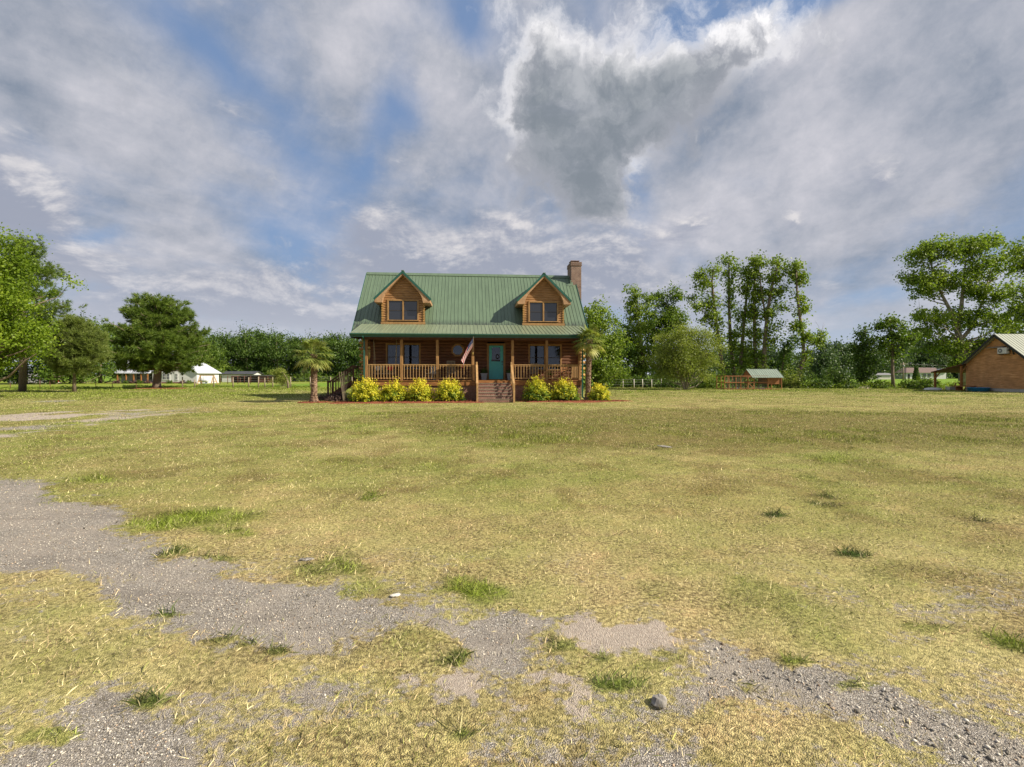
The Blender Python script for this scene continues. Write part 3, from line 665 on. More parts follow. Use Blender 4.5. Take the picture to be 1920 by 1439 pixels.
def pine_tree(label, loc, trunk, prof, z0, z1, nb=70, L=.32, w=.02, m=16, mat='needle', seed=1, name='pine_tree', dens=9, group=None, rise=.25, tuft=.30, gap=.0):
    r = np.random.default_rng(seed); t = thing(name, label, 'pine tree', loc, 0, group)
    mb = MB(); mb.tube([q[:3] for q in trunk], [q[3] for q in trunk], 12)
    tz = np.array([q[2] for q in trunk]); tx = np.array([q[0] for q in trunk]); ty = np.array([q[1] for q in trunk]); tr_ = np.array([q[3] for q in trunk])
    Cs = []; Ds = []
    for i in range(nb):
        f = (i + r.random()) / nb; z = z0 + (z1 - z0) * f; a = i * 2.4 + r.normal(0, .35); R = prof(f) * (.60 + .62 * r.random())
        if gap and r.random() < gap: R *= .5
        p = np.array([np.interp(z, tz, tx), np.interp(z, tz, ty), z]); rr = np.interp(z, tz, tr_)
        dr = np.array([math.cos(a), math.sin(a), 0]); up = rise * (-.5 + 2.3 * f) + r.normal(0, .08)
        pts = [p + dr * R * s + np.array([0, 0, R * (up * s + .18 * s * s)]) for s in (0, .35, .7, 1.0)]
        b0 = min(rr * .5, .02 + .018 * R); mb.tube(pts, [b0, b0 * .75, b0 * .45, b0 * .2], 5, caps=False)
        k = max(4, int(R * dens)); s = .22 + .78 * r.random(k) ** .75; side = r.normal(0, 1, k) * (.34 * R * (1.05 - s * .6)) * .75
        lat = np.array([-dr[1], dr[0], 0]); P = p + dr * (R * s)[:, None] + np.stack([0 * s, 0 * s, R * (up * s + .18 * s * s)], 1) + lat * side[:, None] + r.normal(0, tuft * .55, (k, 3)) * np.array([1, 1, .55])
        Cs.append(P); Ds.append(unit(dr * .8 + lat * np.sign(side)[:, None] * .5 + np.array([0, 0, .35])))
    C = np.vstack(Cs); D = np.vstack(Ds)
    mb.build('trunk', M['bark'], t)
    sub = 5; C2 = (C[:, None, :] + r.normal(0, tuft * .5, (len(C), sub, 3))).reshape(-1, 3); D2 = np.repeat(D, sub, 0)
    V, F, var = needles(r, C2, D2, L, w, m); npmesh('crown', V, F, M[mat], t, {'var': var})
    return t
def shrub(label, loc, rx, ry, h, mat, seed, shoots=150, per=22, leaf=(.09, .04), name='shrub', cat='shrub', group=None, gold=False, rz=0.0, core=.25):
    r = np.random.default_rng(seed); t = thing(name, label, cat, loc, rz, group)
    d = unit(np.stack([r.normal(0, 1, shoots), r.normal(0, 1, shoots), np.abs(r.normal(.1, .75, shoots))], 1))
    ln = .82 + .3 * r.random(shoots); tip = d * ln[:, None] * np.array([rx, ry, h]); base = tip * np.array([.12, .12, 0])
    # shoot curve: rise then lean outward
    s = core + (1 - core) * r.random((shoots, per)) ** .8
    P = base[:, None] + (tip - base)[:, None] * s[..., None] + np.array([0, 0, 1]) * (.10 * h * np.sin(s * 3.1))[..., None] + r.normal(0, .045, (shoots, per, 3)) * max(rx, h)
    P[..., 2] = np.maximum(P[..., 2], .03); C = P.reshape(-1, 3); B = np.repeat(d, per, 0)
    V, F, rv = leaf_quads(r, C, B, leaf[0], leaf[1], .8, .5)
    sv = np.repeat(r.random(shoots), per)
    if gold:                                                       # new growth on the outer, upper shoots is yellow
        zr = C[:, 2] / h; var = np.clip(-.12 + .62 * zr + .35 * s.ravel() + .65 * (sv - .5) + .35 * (rv - .5) + gold, 0, 1)
    else: var = np.clip(.5 + .6 * (sv - .5) + .5 * (rv - .5), 0, 1)
    mb = MB()
    for i in range(0, shoots, 5): mb.tube([base[i] * .4, base[i] + (tip[i] - base[i]) * .5 + np.array([0, 0, .1 * h]), base[i] + (tip[i] - base[i]) * .9], [.014, .009, .004], 4, caps=False)
    mb.build('stems', M['bark'], t); npmesh('foliage', V, F, M[mat], t, {'var': var})
    return t
def palm(label, loc, H, tr, lean, nf, R, seed, group=None):
    r = np.random.default_rng(seed); t = thing('palm_tree', label, 'palm tree', loc, 0, group)
    mb = MB(); m = 60; n = 14; V = []; 
    for i in range(m + 1):
        f = i / m; z = f * H; rad = tr * (1.22 - .35 * f if f < .12 else 1.0 + (.14 * sstep(np.array(f), .75, 1.0)) - .05 * f)
        if f < .08: rad *= 1.25 - f * 3
        for k in range(n):
            a = 2 * math.pi * k / n + .2 * i; rr = rad * (1 + .16 * ((k * 7 + i * 5) % 3 - 1) * .6 + r.normal(0, .06)); V.append((lean[0] * f * f + rr * math.cos(a), lean[1] * f + rr * math.sin(a), z + r.normal(0, .01)))
    F = [(i * n + k, i * n + (k + 1) % n, (i + 1) * n + (k + 1) % n, (i + 1) * n + k) for i in range(m) for k in range(n)]
    mb.add(V, F)
    for i in range(230):                                           # old leaf bases
        f = r.random() ** .8 * .98; a = r.random() * 6.283; z = f * H; c = np.array([lean[0] * f * f + tr * .95 * math.cos(a), lean[1] * f + tr * .95 * math.sin(a), z]); o = np.array([math.cos(a), math.sin(a), 1.3]) * .07
        s = np.array([-math.sin(a), math.cos(a), 0]) * .035; mb.add([c - s, c + s, c + o + s * .5, c + o - s * .5], [(0, 1, 2, 3)])
    mb.build('trunk', M['palmbark'], t)
    top = np.array([lean[0], lean[1], H])
    for i in range(nf):
        f = (i + .5) / nf; el = math.radians(82 - 128 * f ** .85 + r.normal(0, 6)); az = i * 2.399 + r.normal(0, .2)
        D = np.array([math.cos(az) * math.cos(el), math.sin(az) * math.cos(el), math.sin(el)]); lat = np.array([-math.sin(az), math.cos(az), 0]); Nn = np.cross(D, lat) * -1
        pl = R * (.62 + .2 * r.random()); st = top + D * .08; hub = st + D * pl + np.array([0, 0, -.10 * pl * max(0, math.cos(el))])
        VV = []; FF = []; VR = []; b = 0
        w = .012; VV += [st - lat * w, st + lat * w, hub + lat * w * .7, hub - lat * w * .7]; FF.append((0, 1, 2, 3)); VR.append(.6); b = 4
        ns = 30; fr_ = R * (.58 + .12 * r.random()); old = f > .8; base_v = .35 + .3 * r.random() + (.35 if old else 0)
        for k in range(ns):
            ph = math.radians(-128 + 256 * (k + .5) / ns); ln = fr_ * (.72 + .28 * math.cos(ph / 2)) * (.88 + .2 * r.random())
            dd = D * math.cos(ph) + lat * math.sin(ph); dd = unit(dd + Nn * .10 * math.cos(ph)); sd = unit(np.cross(dd, Nn)); prev = None
            for q, (s, wd) in enumerate(((0.02, .006), (.4, .024), (.75, .015), (1.0, .003))):
                p = hub + dd * ln * s + np.array([0, 0, -1]) * ln * (.30 + .25 * (k % 3)) * max(0, s - .35) ** 1.6 * 1.1
                VV += [p - sd * wd, p + sd * wd]
                if q: FF.append((b + 2 * q - 2, b + 2 * q - 1, b + 2 * q + 1, b + 2 * q)); VR.append(np.clip(base_v + .3 * (r.random() - .5), 0, 1))
            b += 8
        npmesh('frond', np.array(VV), np.array(FF), M['palmleaf'], t, {'var': np.array(VR)})
    return t

# ================================================================== LOG HOUSE
TH = math.radians(5.0); HO = (-8.446, 29.43); CT, ST = math.cos(TH), math.sin(TH)
def U(px, v): k = (px - 960) / FPX; return (k * (HO[1] + v * CT) - HO[0] + v * ST) / (CT - k * ST)
def Zp(py, u, v): Y = HO[1] + u * ST + v * CT; return CAMH + (HY - py) / FPX * Y
def HW(u, v, z=0.0): return (HO[0] + u * CT - v * ST, HO[1] + u * ST + v * CT, z)
WV, RV, BV, ZB, ZR = 2.4, 6.9, 2.7, 4.68, 8.75; SL = (ZR - ZB) / (RV - BV)
def roofz(v): return ZB + (v - BV) * SL if v < RV else ZR - (v - RV) * SL
FLZ = 1.2; RU0, RU1 = -1.22, 13.62; WU0, WU1 = -.38, 12.98
house = thing('log_house', 'two storey log house with green metal roof, twin dormers and long front porch', 'house', (HO[0], HO[1], 0), TH)

def log_wall(mb, u0, u1, z0, z1, v, holes=(), course=.2, bulge=.055, face=-1, axis='x'):
    """half-round logs laid in courses, split around openings (holes: u0,u1,z0,z1)"""
    n = max(1, round((z1 - z0) / course)); h = (z1 - z0) / n
    for i in range(n):
        a, b = z0 + i * h, z0 + (i + 1) * h; spans = [(u0, u1)]
        for (h0, h1, q0, q1) in holes:
            if b > q0 + .04 and a < q1 - .04:
                ns = []
                for s0, s1 in spans:
                    if h0 > s0: ns.append((s0, min(s1, h0)))
                    if h1 < s1: ns.append((max(s0, h1), s1))
                    if h1 <= s0 or h0 >= s1: ns = [x for x in ns if x != (s0, min(s1, h0)) and x != (max(s0, h1), s1)] + [(s0, s1)]
                spans = [x for x in ns if x[1] - x[0] > .01]
        prof = [(0, a), (face * bulge * .75, a + h * .16), (face * bulge, a + h * .5), (face * bulge * .75, a + h * .84), (0, b), (-face * .12, b), (-face * .12, a)]
        for s0, s1 in spans:
            if axis == 'x': mb.prism([(v + p, z) for p, z in prof], 'x', s0, s1)
            else: mb.prism([(v + p, z) for p, z in prof], 'y', s0, s1)
def frame(mb, u0, u1, z0, z1, v, w=.1, d=.06, head=.0):
    mb.box(u0, u0 + w, v - d, v + .04, z0, z1); mb.box(u1 - w, u1, v - d, v + .04, z0, z1)
    mb.box(u0 + w, u1 - w, v - d, v + .04, z1 - w - head, z1); mb.box(u0 - .03, u1 + .03, v - d - .03, v + .04, z0 - .05, z0)
def window(parent, u0, u1, z0, z1, v, units=2, name='window', curtains=None, fw=.1, glassmat=None):
    mb = MB(); frame(mb, u0, u1, z0, z1, v, fw); 
    w = (u1 - u0 - 2 * fw - (units - 1) * fw) / units
    for i in range(1, units): x = u0 + fw + i * w + (i - 1) * fw; mb.box(x, x + fw, v - .06, v + .04, z0, z1 - fw)
    f = mb.build(name, M['trim'], parent, bevel=.006)
    sub = parent if parent.parent is not None else f
    for i in range(units):
        x = u0 + fw + i * (w + fw); s = MB(); zt = z1 - fw; zm = (z0 + zt) / 2; k = .035
        s.box(x, x + k, v - .02, v + .02, z0, zt); s.box(x + w - k, x + w, v - .02, v + .02, z0, zt)
        s.box(x + k, x + w - k, v - .02, v + .02, z0, z0 + k); s.box(x + k, x + w - k, v - .02, v + .02, zt - k, zt); s.box(x + k, x + w - k, v - .024, v + .02, zm - .02, zm + .02)
        s.build('sash', M['sash'], sub)
        g = MB(); g.box(x + k, x + w - k, v - .004, v + .004, z0 + k, zm - .02); g.box(x + k, x + w - k, v - .001, v + .007, zm + .02, zt - k)
        g.build('pane', glassmat or M['glass'], sub)
        if curtains:
            for (a, b) in curtains[i]:
                c = MB(); m = 14; pts = [(x + w * (a + (b - a) * t / m), v + .12 + .02 * math.sin(t * 2.1)) for t in range(m + 1)]
                c.add([(p, q, z) for z in (z0 + .05, zt) for p, q in pts], [(t, t + 1, t + m + 2, t + m + 1) for t in range(m)])
                c.build('curtain', M['curtain'], sub)
    return f
# openings of the front wall
ZS0, ZS1 = 1.93, Zp(646, 4, WV)
wl = (U(723.5, WV), U(789, WV), 1.86, ZS1 + .06); wr = (U(990.5, WV), U(1053, WV), 1.86, ZS1 + .04)
dr = (U(912.8, WV), U(947.5, WV), FLZ, Zp(644.5, 8, WV)); oc = (U(858.3, WV), Zp(657, 5.6, WV)); OR = .30
mb = MB(); ho = [(wl[0] + .04, wl[1] - .04, wl[2] + .02, wl[3] - .04), (wr[0] + .04, wr[1] - .04, wr[2] + .02, wr[3] - .04), (dr[0] + .04, dr[1] - .04, 0, dr[3] - .04), (oc[0] - OR, oc[0] + OR, oc[1] - OR, oc[1] + OR)]
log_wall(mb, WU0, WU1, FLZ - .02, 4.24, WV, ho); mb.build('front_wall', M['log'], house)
for nm, u, fc in (('side_wall', WU0 + .12, -1), ('side_wall', WU1 - .12, 1)):
    mb = MB(); log_wall(mb, WV + .13, 11.4, FLZ, 4.2, u, (), face=fc, axis='y')
    zz = 4.2
    while zz < ZR - .35:
        v0 = BV + (zz + .32 - ZB) / SL; log_wall(mb, v0, 2 * RV - v0, zz, zz + .2, u, (), face=fc, axis='y'); zz += .2
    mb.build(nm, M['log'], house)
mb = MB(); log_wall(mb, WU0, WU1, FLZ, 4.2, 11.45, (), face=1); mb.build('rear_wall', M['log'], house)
mb = MB(); mb.box(WU0 + .3, WU1 - .3, WV + 3.2, WV + 3.3, FLZ, 4.1); mb.box(WU0 + .3, WU1 - .3, WV + .2, WV + 3.2, FLZ - .05, FLZ); mb.box(WU0 + .3, WU1 - .3, WV + .2, WV + 3.2, 4.05, 4.1)
mb.build('interior', M['interior'], house)
# crossing log ends at the front corners
for u0, s in ((WU0, -1), (WU1, 1)):
    mb = MB()
    for i in range(13):
        z = FLZ + .12 + i * .2; L = (.42 if i % 2 else .30)
        mb.tube([(u0 - s * .05, WV - .01, z), (u0 + s * L, WV - .01, z)], .088, 9)
        mb.tube([(u0 + s * .02, WV - .25, z + .1), (u0 + s * .02, WV + .2, z + .1)], .08, 9)
    mb.build('log_ends', M['logend'], house)
# foundation, deck
mb = MB(); mb.box(-.05, 12.6, 0, .16, 0, FLZ - .06)
mb.box(-.35, -.2, 2.2, 11.4, 0, FLZ - .05); mb.box(12.8, 12.95, 2.2, 11.4, 0, FLZ - .05); mb.box(-.05, .1, .16, 2.3, 0, FLZ - .33); mb.box(12.45, 12.6, .16, 2.3, 0, FLZ - .33)
mb.build('foundation', M['brick'], house)
mb = MB(); mb.box(-.12, 12.68, -.06, -.01, FLZ - .30, FLZ - .03); mb.box(-.12, -.06, -.01, 2.3, FLZ - .30, FLZ - .03); mb.box(12.62, 12.68, -.01, 2.3, FLZ - .30, FLZ - .03)
for i in range(18): mb.box(-.14, 12.7, -.09 + i * .142, -.09 + i * .142 + .136, FLZ - .028, FLZ + .004)
mb.build('porch_deck', M['deck'], house)
# posts, beam, ceiling
PZ = 3.56; PU = [U(p, 0) for p in (684.6, 752.6, 820, 886.6, 961, 1025.3)] + [12.52]
PU[0] = .06
for u in PU:
    mb = MB(); mb.cbox(u, .06, (FLZ - .25 + PZ) / 2, .155, .155, PZ - FLZ + .25); mb.build('porch_post', M['post'], house, bevel=.012)
mb = MB(); mb.box(-.1, 12.7, -.02, .14, PZ, PZ + .2); mb.box(-.1, .05, .14, WV - .06, PZ, PZ + .2); mb.box(12.5, 12.7, .14, WV - .06, PZ, PZ + .2); mb.build('porch_beam', M['darkwood'], house)
mb = MB()
for i in range(17): mb.box(-.08, 12.68, .15 + i * .132, .15 + i * .132 + .126, PZ + .13, PZ + .15)
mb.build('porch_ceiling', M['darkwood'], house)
# railings: one part per bay
def railing(u0, u1, v=.06, z=FLZ):
    mb = MB(); mb.box(u0, u1, v - .055, v + .055, z + .90, z + .94); mb.box(u0, u1, v - .02, v + .02, z + .815, z + .90); mb.box(u0, u1, v - .02, v + .02, z + .09, z + .16)
    n = round((u1 - u0) / .172)
    for i in range(n):
        u = u0 + (i + .5) * (u1 - u0) / n; mb.box(u - .019, u + .019, v - .058, v - .022, z + .075, z + .895)
    return mb.build('railing', M['rail'], house)
for i in (0, 1, 2, 4, 5): railing(PU[i] + .08, PU[i + 1] - .08)
def railing_side(u):
    mb = MB(); z = FLZ; mb.box(u - .055, u + .055, .15, WV - .1, z + .90, z + .94); mb.box(u - .02, u + .02, .15, WV - .1, z + .09, z + .16)
    for i in range(12): v = .25 + i * .172; mb.box(u - .019, u + .019, v - .02, v + .02, z + .075, z + .9)
    mb.build('railing', M['rail'], house)
railing_side(12.52); railing_side(.06)
# main roof with raised ribs, porch roof, ridge cap, rake trim
def roof_plane(mb, u0, u1, v0, z0, v1, z1, th=.05, step=.232, rib=.022, rw=.04, ribs=True):
    mb.add([(u0, v0, z0), (u1, v0, z0), (u1, v1, z1), (u0, v1, z1), (u0, v0, z0 - th), (u1, v0, z0 - th), (u1, v1, z1 - th), (u0, v1, z1 - th)],
           [(0, 1, 2, 3), (7, 6, 5, 4), (0, 4, 5, 1), (1, 5, 6, 2), (2, 6, 7, 3), (3, 7, 4, 0)])
    if ribs:
        n = int(round((u1 - u0) / step)); d = Vector((0, v1 - v0, z1 - z0)).normalized(); nr = Vector((0, -d.z, d.y))
        if nr.z < 0: nr = -nr
        for i in range(n + 1):
            u = u0 + .02 + (u1 - u0 - .04) * i / n
            a = Vector((u, v0, z0)); b = Vector((u, v1, z1)); r = nr * rib; k = nr * .003
            vs = [a + k * -1 + Vector((-rw / 2, 0, 0)), a + r + Vector((-rw / 4, 0, 0)), a + r + Vector((rw / 4, 0, 0)), a - k + Vector((rw / 2, 0, 0))]
            vs += [q + (b - a) for q in vs]
            mb.add(vs, [(0, 4, 5, 1), (1, 5, 6, 2), (2, 6, 7, 3), (0, 1, 2, 3), (7, 6, 5, 4)])
EV = 2.0; EZ = roofz(EV)
mb = MB(); roof_plane(mb, RU0, RU1, EV, EZ, RV, ZR); roof_plane(mb, RU0, RU1, 2 * RV - EV, EZ, RV, ZR, ribs=False)
mb.beam((RU0 - .01, RV - .12, ZR - .075), (RU1 + .01, RV - .12, ZR - .075), .30, .03, up=(0, -SL, 1)); mb.beam((RU0 - .01, RV + .12, ZR - .075), (RU1 + .01, RV + .12, ZR - .075), .30, .03, up=(0, SL, 1))
mb.build('main_roof', M['roof'], house)
for u in (RU0, RU1):
    mb = MB(); s = -1 if u == RU0 else 1
    for sgn in (-1, 1): mb.beam((u + s * .012, RV + sgn * (RV - EV), EZ - .09), (u + s * .012, RV, ZR - .09), .03, .22, up=(0, 0, 1))
    if s < 0: mb.box(RU0 - .02, -.72, EV - .13, EV - .01, EZ - .24, EZ - .06)
    else: mb.box(13.28, RU1 + .02, EV - .13, EV - .01, EZ - .24, EZ - .06)
    mb.build('rake_trim', M['greentrim'], house)
mb = MB(); mb.box(RU0 + .04, RU1 - .04, EV, EV + .05, EZ - .25, EZ - .08)
for u0, u1 in ((RU0 + .03, WU0), (WU1, RU1 - .03)):
    mb.add([(u0, EV + .05, EZ - .12), (u1, EV + .05, EZ - .12), (u1, RV, ZR - .16), (u0, RV, ZR - .16), (u0, EV + .05, EZ - .16), (u1, EV + .05, EZ - .16), (u1, RV, ZR - .2), (u0, RV, ZR - .2)],
           [(0, 1, 2, 3), (7, 6, 5, 4), (0, 4, 5, 1), (1, 5, 6, 2), (2, 6, 7, 3), (3, 7, 4, 0)])
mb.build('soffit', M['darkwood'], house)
PE, PEZ = -.47, 3.90
mb = MB(); roof_plane(mb, -.72, 13.28, PE, PEZ, BV + .02, ZB + .035, th=.04)
mb.build('porch_roof', M['porchroof'], house)
mb = MB(); mb.add([(-.70, PE + .05, PEZ - .05), (-.70, 2.0, 4.40), (-.70, 2.0, PZ + .1), (-.70, PE + .05, PZ + .1)], [(0, 1, 2, 3)])
mb.prism([(PE + .05, PEZ - .06), (2.2, 4.5), (2.2, PZ + .16), (PE + .05, PZ + .16)], 'x', -.695, -.66); mb.prism([(PE + .05, PEZ - .06), (2.2, 4.5), (2.2, PZ + .16), (PE + .05, PZ + .16)], 'x', 13.22, 13.255)
mb.box(-.66, 13.22, PE + .05, .0, PZ + .16, PZ + .18)
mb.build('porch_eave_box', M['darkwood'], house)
# gutter as a K profile, and two downspouts
gp = [(PE + .0, PEZ - .03), (PE - .115, PEZ - .03), (PE - .125, PEZ - .06), (PE - .105, PEZ - .09), (PE - .075, PEZ - .16), (PE, PEZ - .16)]
mb = MB(); mb.prism(gp, 'x', -.76, 13.32); mb.box(-.74, 13.30, PE + .002, PE + .045, PEZ - .23, PEZ - .052); mb.build('gutter', M['greentrim'], house)
for u, zb in ((-.02, .95), (12.66, .12)):
    mb = MB(); w = .085
    pts = [(u, PE - .05, PEZ - .17), (u, PE - .05, PEZ - .24), (u, -.14, PEZ - .42), (u, -.14, .25)]
    if u > 5: pts = pts[:3] + [(u, -.14, 1.16), (u, -.14, .22), (u + .12, -.3, .10)]
    else: pts += []
    for a, b in zip(pts[:-1], pts[1:]): mb.beam(a, b, w, w * .8, up=(0, 1, 0) if abs(a[2] - b[2]) > .05 else (0, 0, 1))
    mb.build('downspout', M['greentrim'], house)
# front door
mb = MB(); u0, u1, z0, z1 = dr; frame(mb, u0, u1, z0 + .03, z1, WV, .125, .07); mb.box(u0 + .125, u1 - .125, WV - .08, WV + .05, z0 + .003, z0 + .05)
fr_ = mb.build('door_frame', M['trim'], house, bevel=.006)
a, b_u = u0 + .135, u1 - .135; dz0, dz1 = z0 + .055, z1 - .135
g0, g1, q0, q1 = U(921.8, WV), U(938.0, WV), Zp(678.5, 8, WV), Zp(651.5, 8, WV)
mb = MB()
for bx in ((a, g0, dz0, dz1), (g1, b_u, dz0, dz1), (g0, g1, dz0, q0), (g0, g1, q1, dz1)): mb.box(bx[0], bx[1], WV - .02, WV + .025, bx[2], bx[3])
for bx in ((g0 - .03, g0 + .01, q0 - .03, q1 + .03), (g1 - .01, g1 + .03, q0 - .03, q1 + .03), (g0 + .01, g1 - .01, q0 - .03, q0 + .01), (g0 + .01, g1 - .01, q1 - .01, q1 + .03)): mb.box(bx[0], bx[1], WV - .032, WV - .018, bx[2], bx[3])
door = mb.build('door', M['teal'], house, bevel=.003)
mb = MB(); mb.box(g0, g1, WV - .006, WV + .006, q0, q1); mb.build('door_pane', M['glass'], door)
mb = MB(); mb.tube([(b_u - .07, WV - .02, dz0 + .93), (b_u - .07, WV - .08, dz0 + .93)], .02, 8); mb.tube([(b_u - .07, WV - .085, dz0 + .93), (b_u - .07, WV - .11, dz0 + .93)], .032, 10); mb.build('knob', M['black'], door)
mb = MB(); mb.tube([(b_u - .07, WV - .02, dz0 + 1.1), (b_u - .07, WV - .05, dz0 + 1.1)], .033, 10); mb.box(b_u - .1, b_u - .045, WV - .06, WV - .02, dz0 + 1.04, dz0 + 1.16); mb.build('deadbolt', M['black'], door)
mb = MB(); mb.box(g0 - .02, g1 - .03, WV - .05, WV - .033, q0 + .02, q0 + .13)
mb.tube([((g0 + g1) / 2 + .1 + .1 * math.cos(t * .55), WV - .045, q0 + .32 + .12 * math.sin(t * .55)) for t in range(12)], .035, 6); mb.build('wreath', M['black'], door)
# windows of the ground floor and the octagon
window(house, *wl, WV, 2, curtains=[[(.05, .30), (.72, .97)], [(.03, .2), (.8, .97)]])
window(house, *wr, WV, 2, curtains=[[(.02, .32)], [(.38, .68)]])
mb = MB(); ou, oz = oc; n = 8
ring = lambda r, v: [(ou + r * math.cos(math.pi / 8 + k * math.pi / 4), v, oz + r * math.sin(math.pi / 8 + k * math.pi / 4)) for k in range(8)]
R0, R1 = .315, .43; vs = ring(R0, WV - .07) + ring(R1, WV - .07) + ring(R1, WV + .05) + ring(R0, WV + .05)
fs = [(i * 8 + k, i * 8 + (k + 1) % 8, ((i + 1) % 4) * 8 + (k + 1) % 8, ((i + 1) % 4) * 8 + k) for i in range(4) for k in range(8)]
mb.add(vs, fs); ow = mb.build('octagonal_window', M['trim'], house)
mb = MB(); vs = ring(R0 + .01, WV - .01) + ring(R0 + .01, WV + .0); mb.add(vs, [tuple(range(8)), tuple(reversed(range(8, 16)))]); mb.build('pane', M['glass'], ow)
# corner boards beside the wall openings are the logs' own; brick steps
sv = -.10; su0, su1 = U(896.5, -1.2), U(960.0, -1.2)
mb = MB(); n = 6; rise = (FLZ - .17) / n
for i in range(n): 
    top = FLZ - .17 - i * rise; mb.box(su0, su1, sv - .28 * (i + 1), sv - .28 * i, 0 if i < n else 0, top)
stp = mb.build('brick_steps', M['stepbrick'], house)
mb = MB()
for i in range(n): top = FLZ - .17 - i * rise; mb.box(su0 - .012, su1 + .012, sv - .28 * (i + 1) - .02, sv - .28 * (i + 1) + .09, top - .012, top + .022)
mb.build('nosing', M['greyed'], stp)
mb = MB(); mb.box(su0, su1, sv - .04, -.065, FLZ - .17, FLZ - .03); mb.build('top_riser', M['deck'], house)
for u in (su0 - .06, su1 + .06):
    mb = MB(); vb, zb_, vt, zt = sv - 1.72, .98, sv - .05, FLZ + 1.08
    mb.cbox(u, vb, .52, .10, .10, 1.08); mb.cbox(u, vt, (FLZ - .2 + zt) / 2, .10, .10, zt - FLZ + .2)
    mb.beam((u, vb, zb_), (u, vt, FLZ + .92), .12, .045); mb.beam((u, vb, .22), (u, vt, FLZ + .1), .04, .08)
    for i in range(1, 10):
        t = i / 10; v = vb + (vt - vb) * t; z0 = .22 + (FLZ + .1 - .22) * t; z1 = zb_ + (FLZ + .92 - zb_) * t; mb.box(u - .02, u + .02, v - .018, v + .018, z0, z1)
    mb.build('step_handrail', M['rail'], house, bevel=.004)
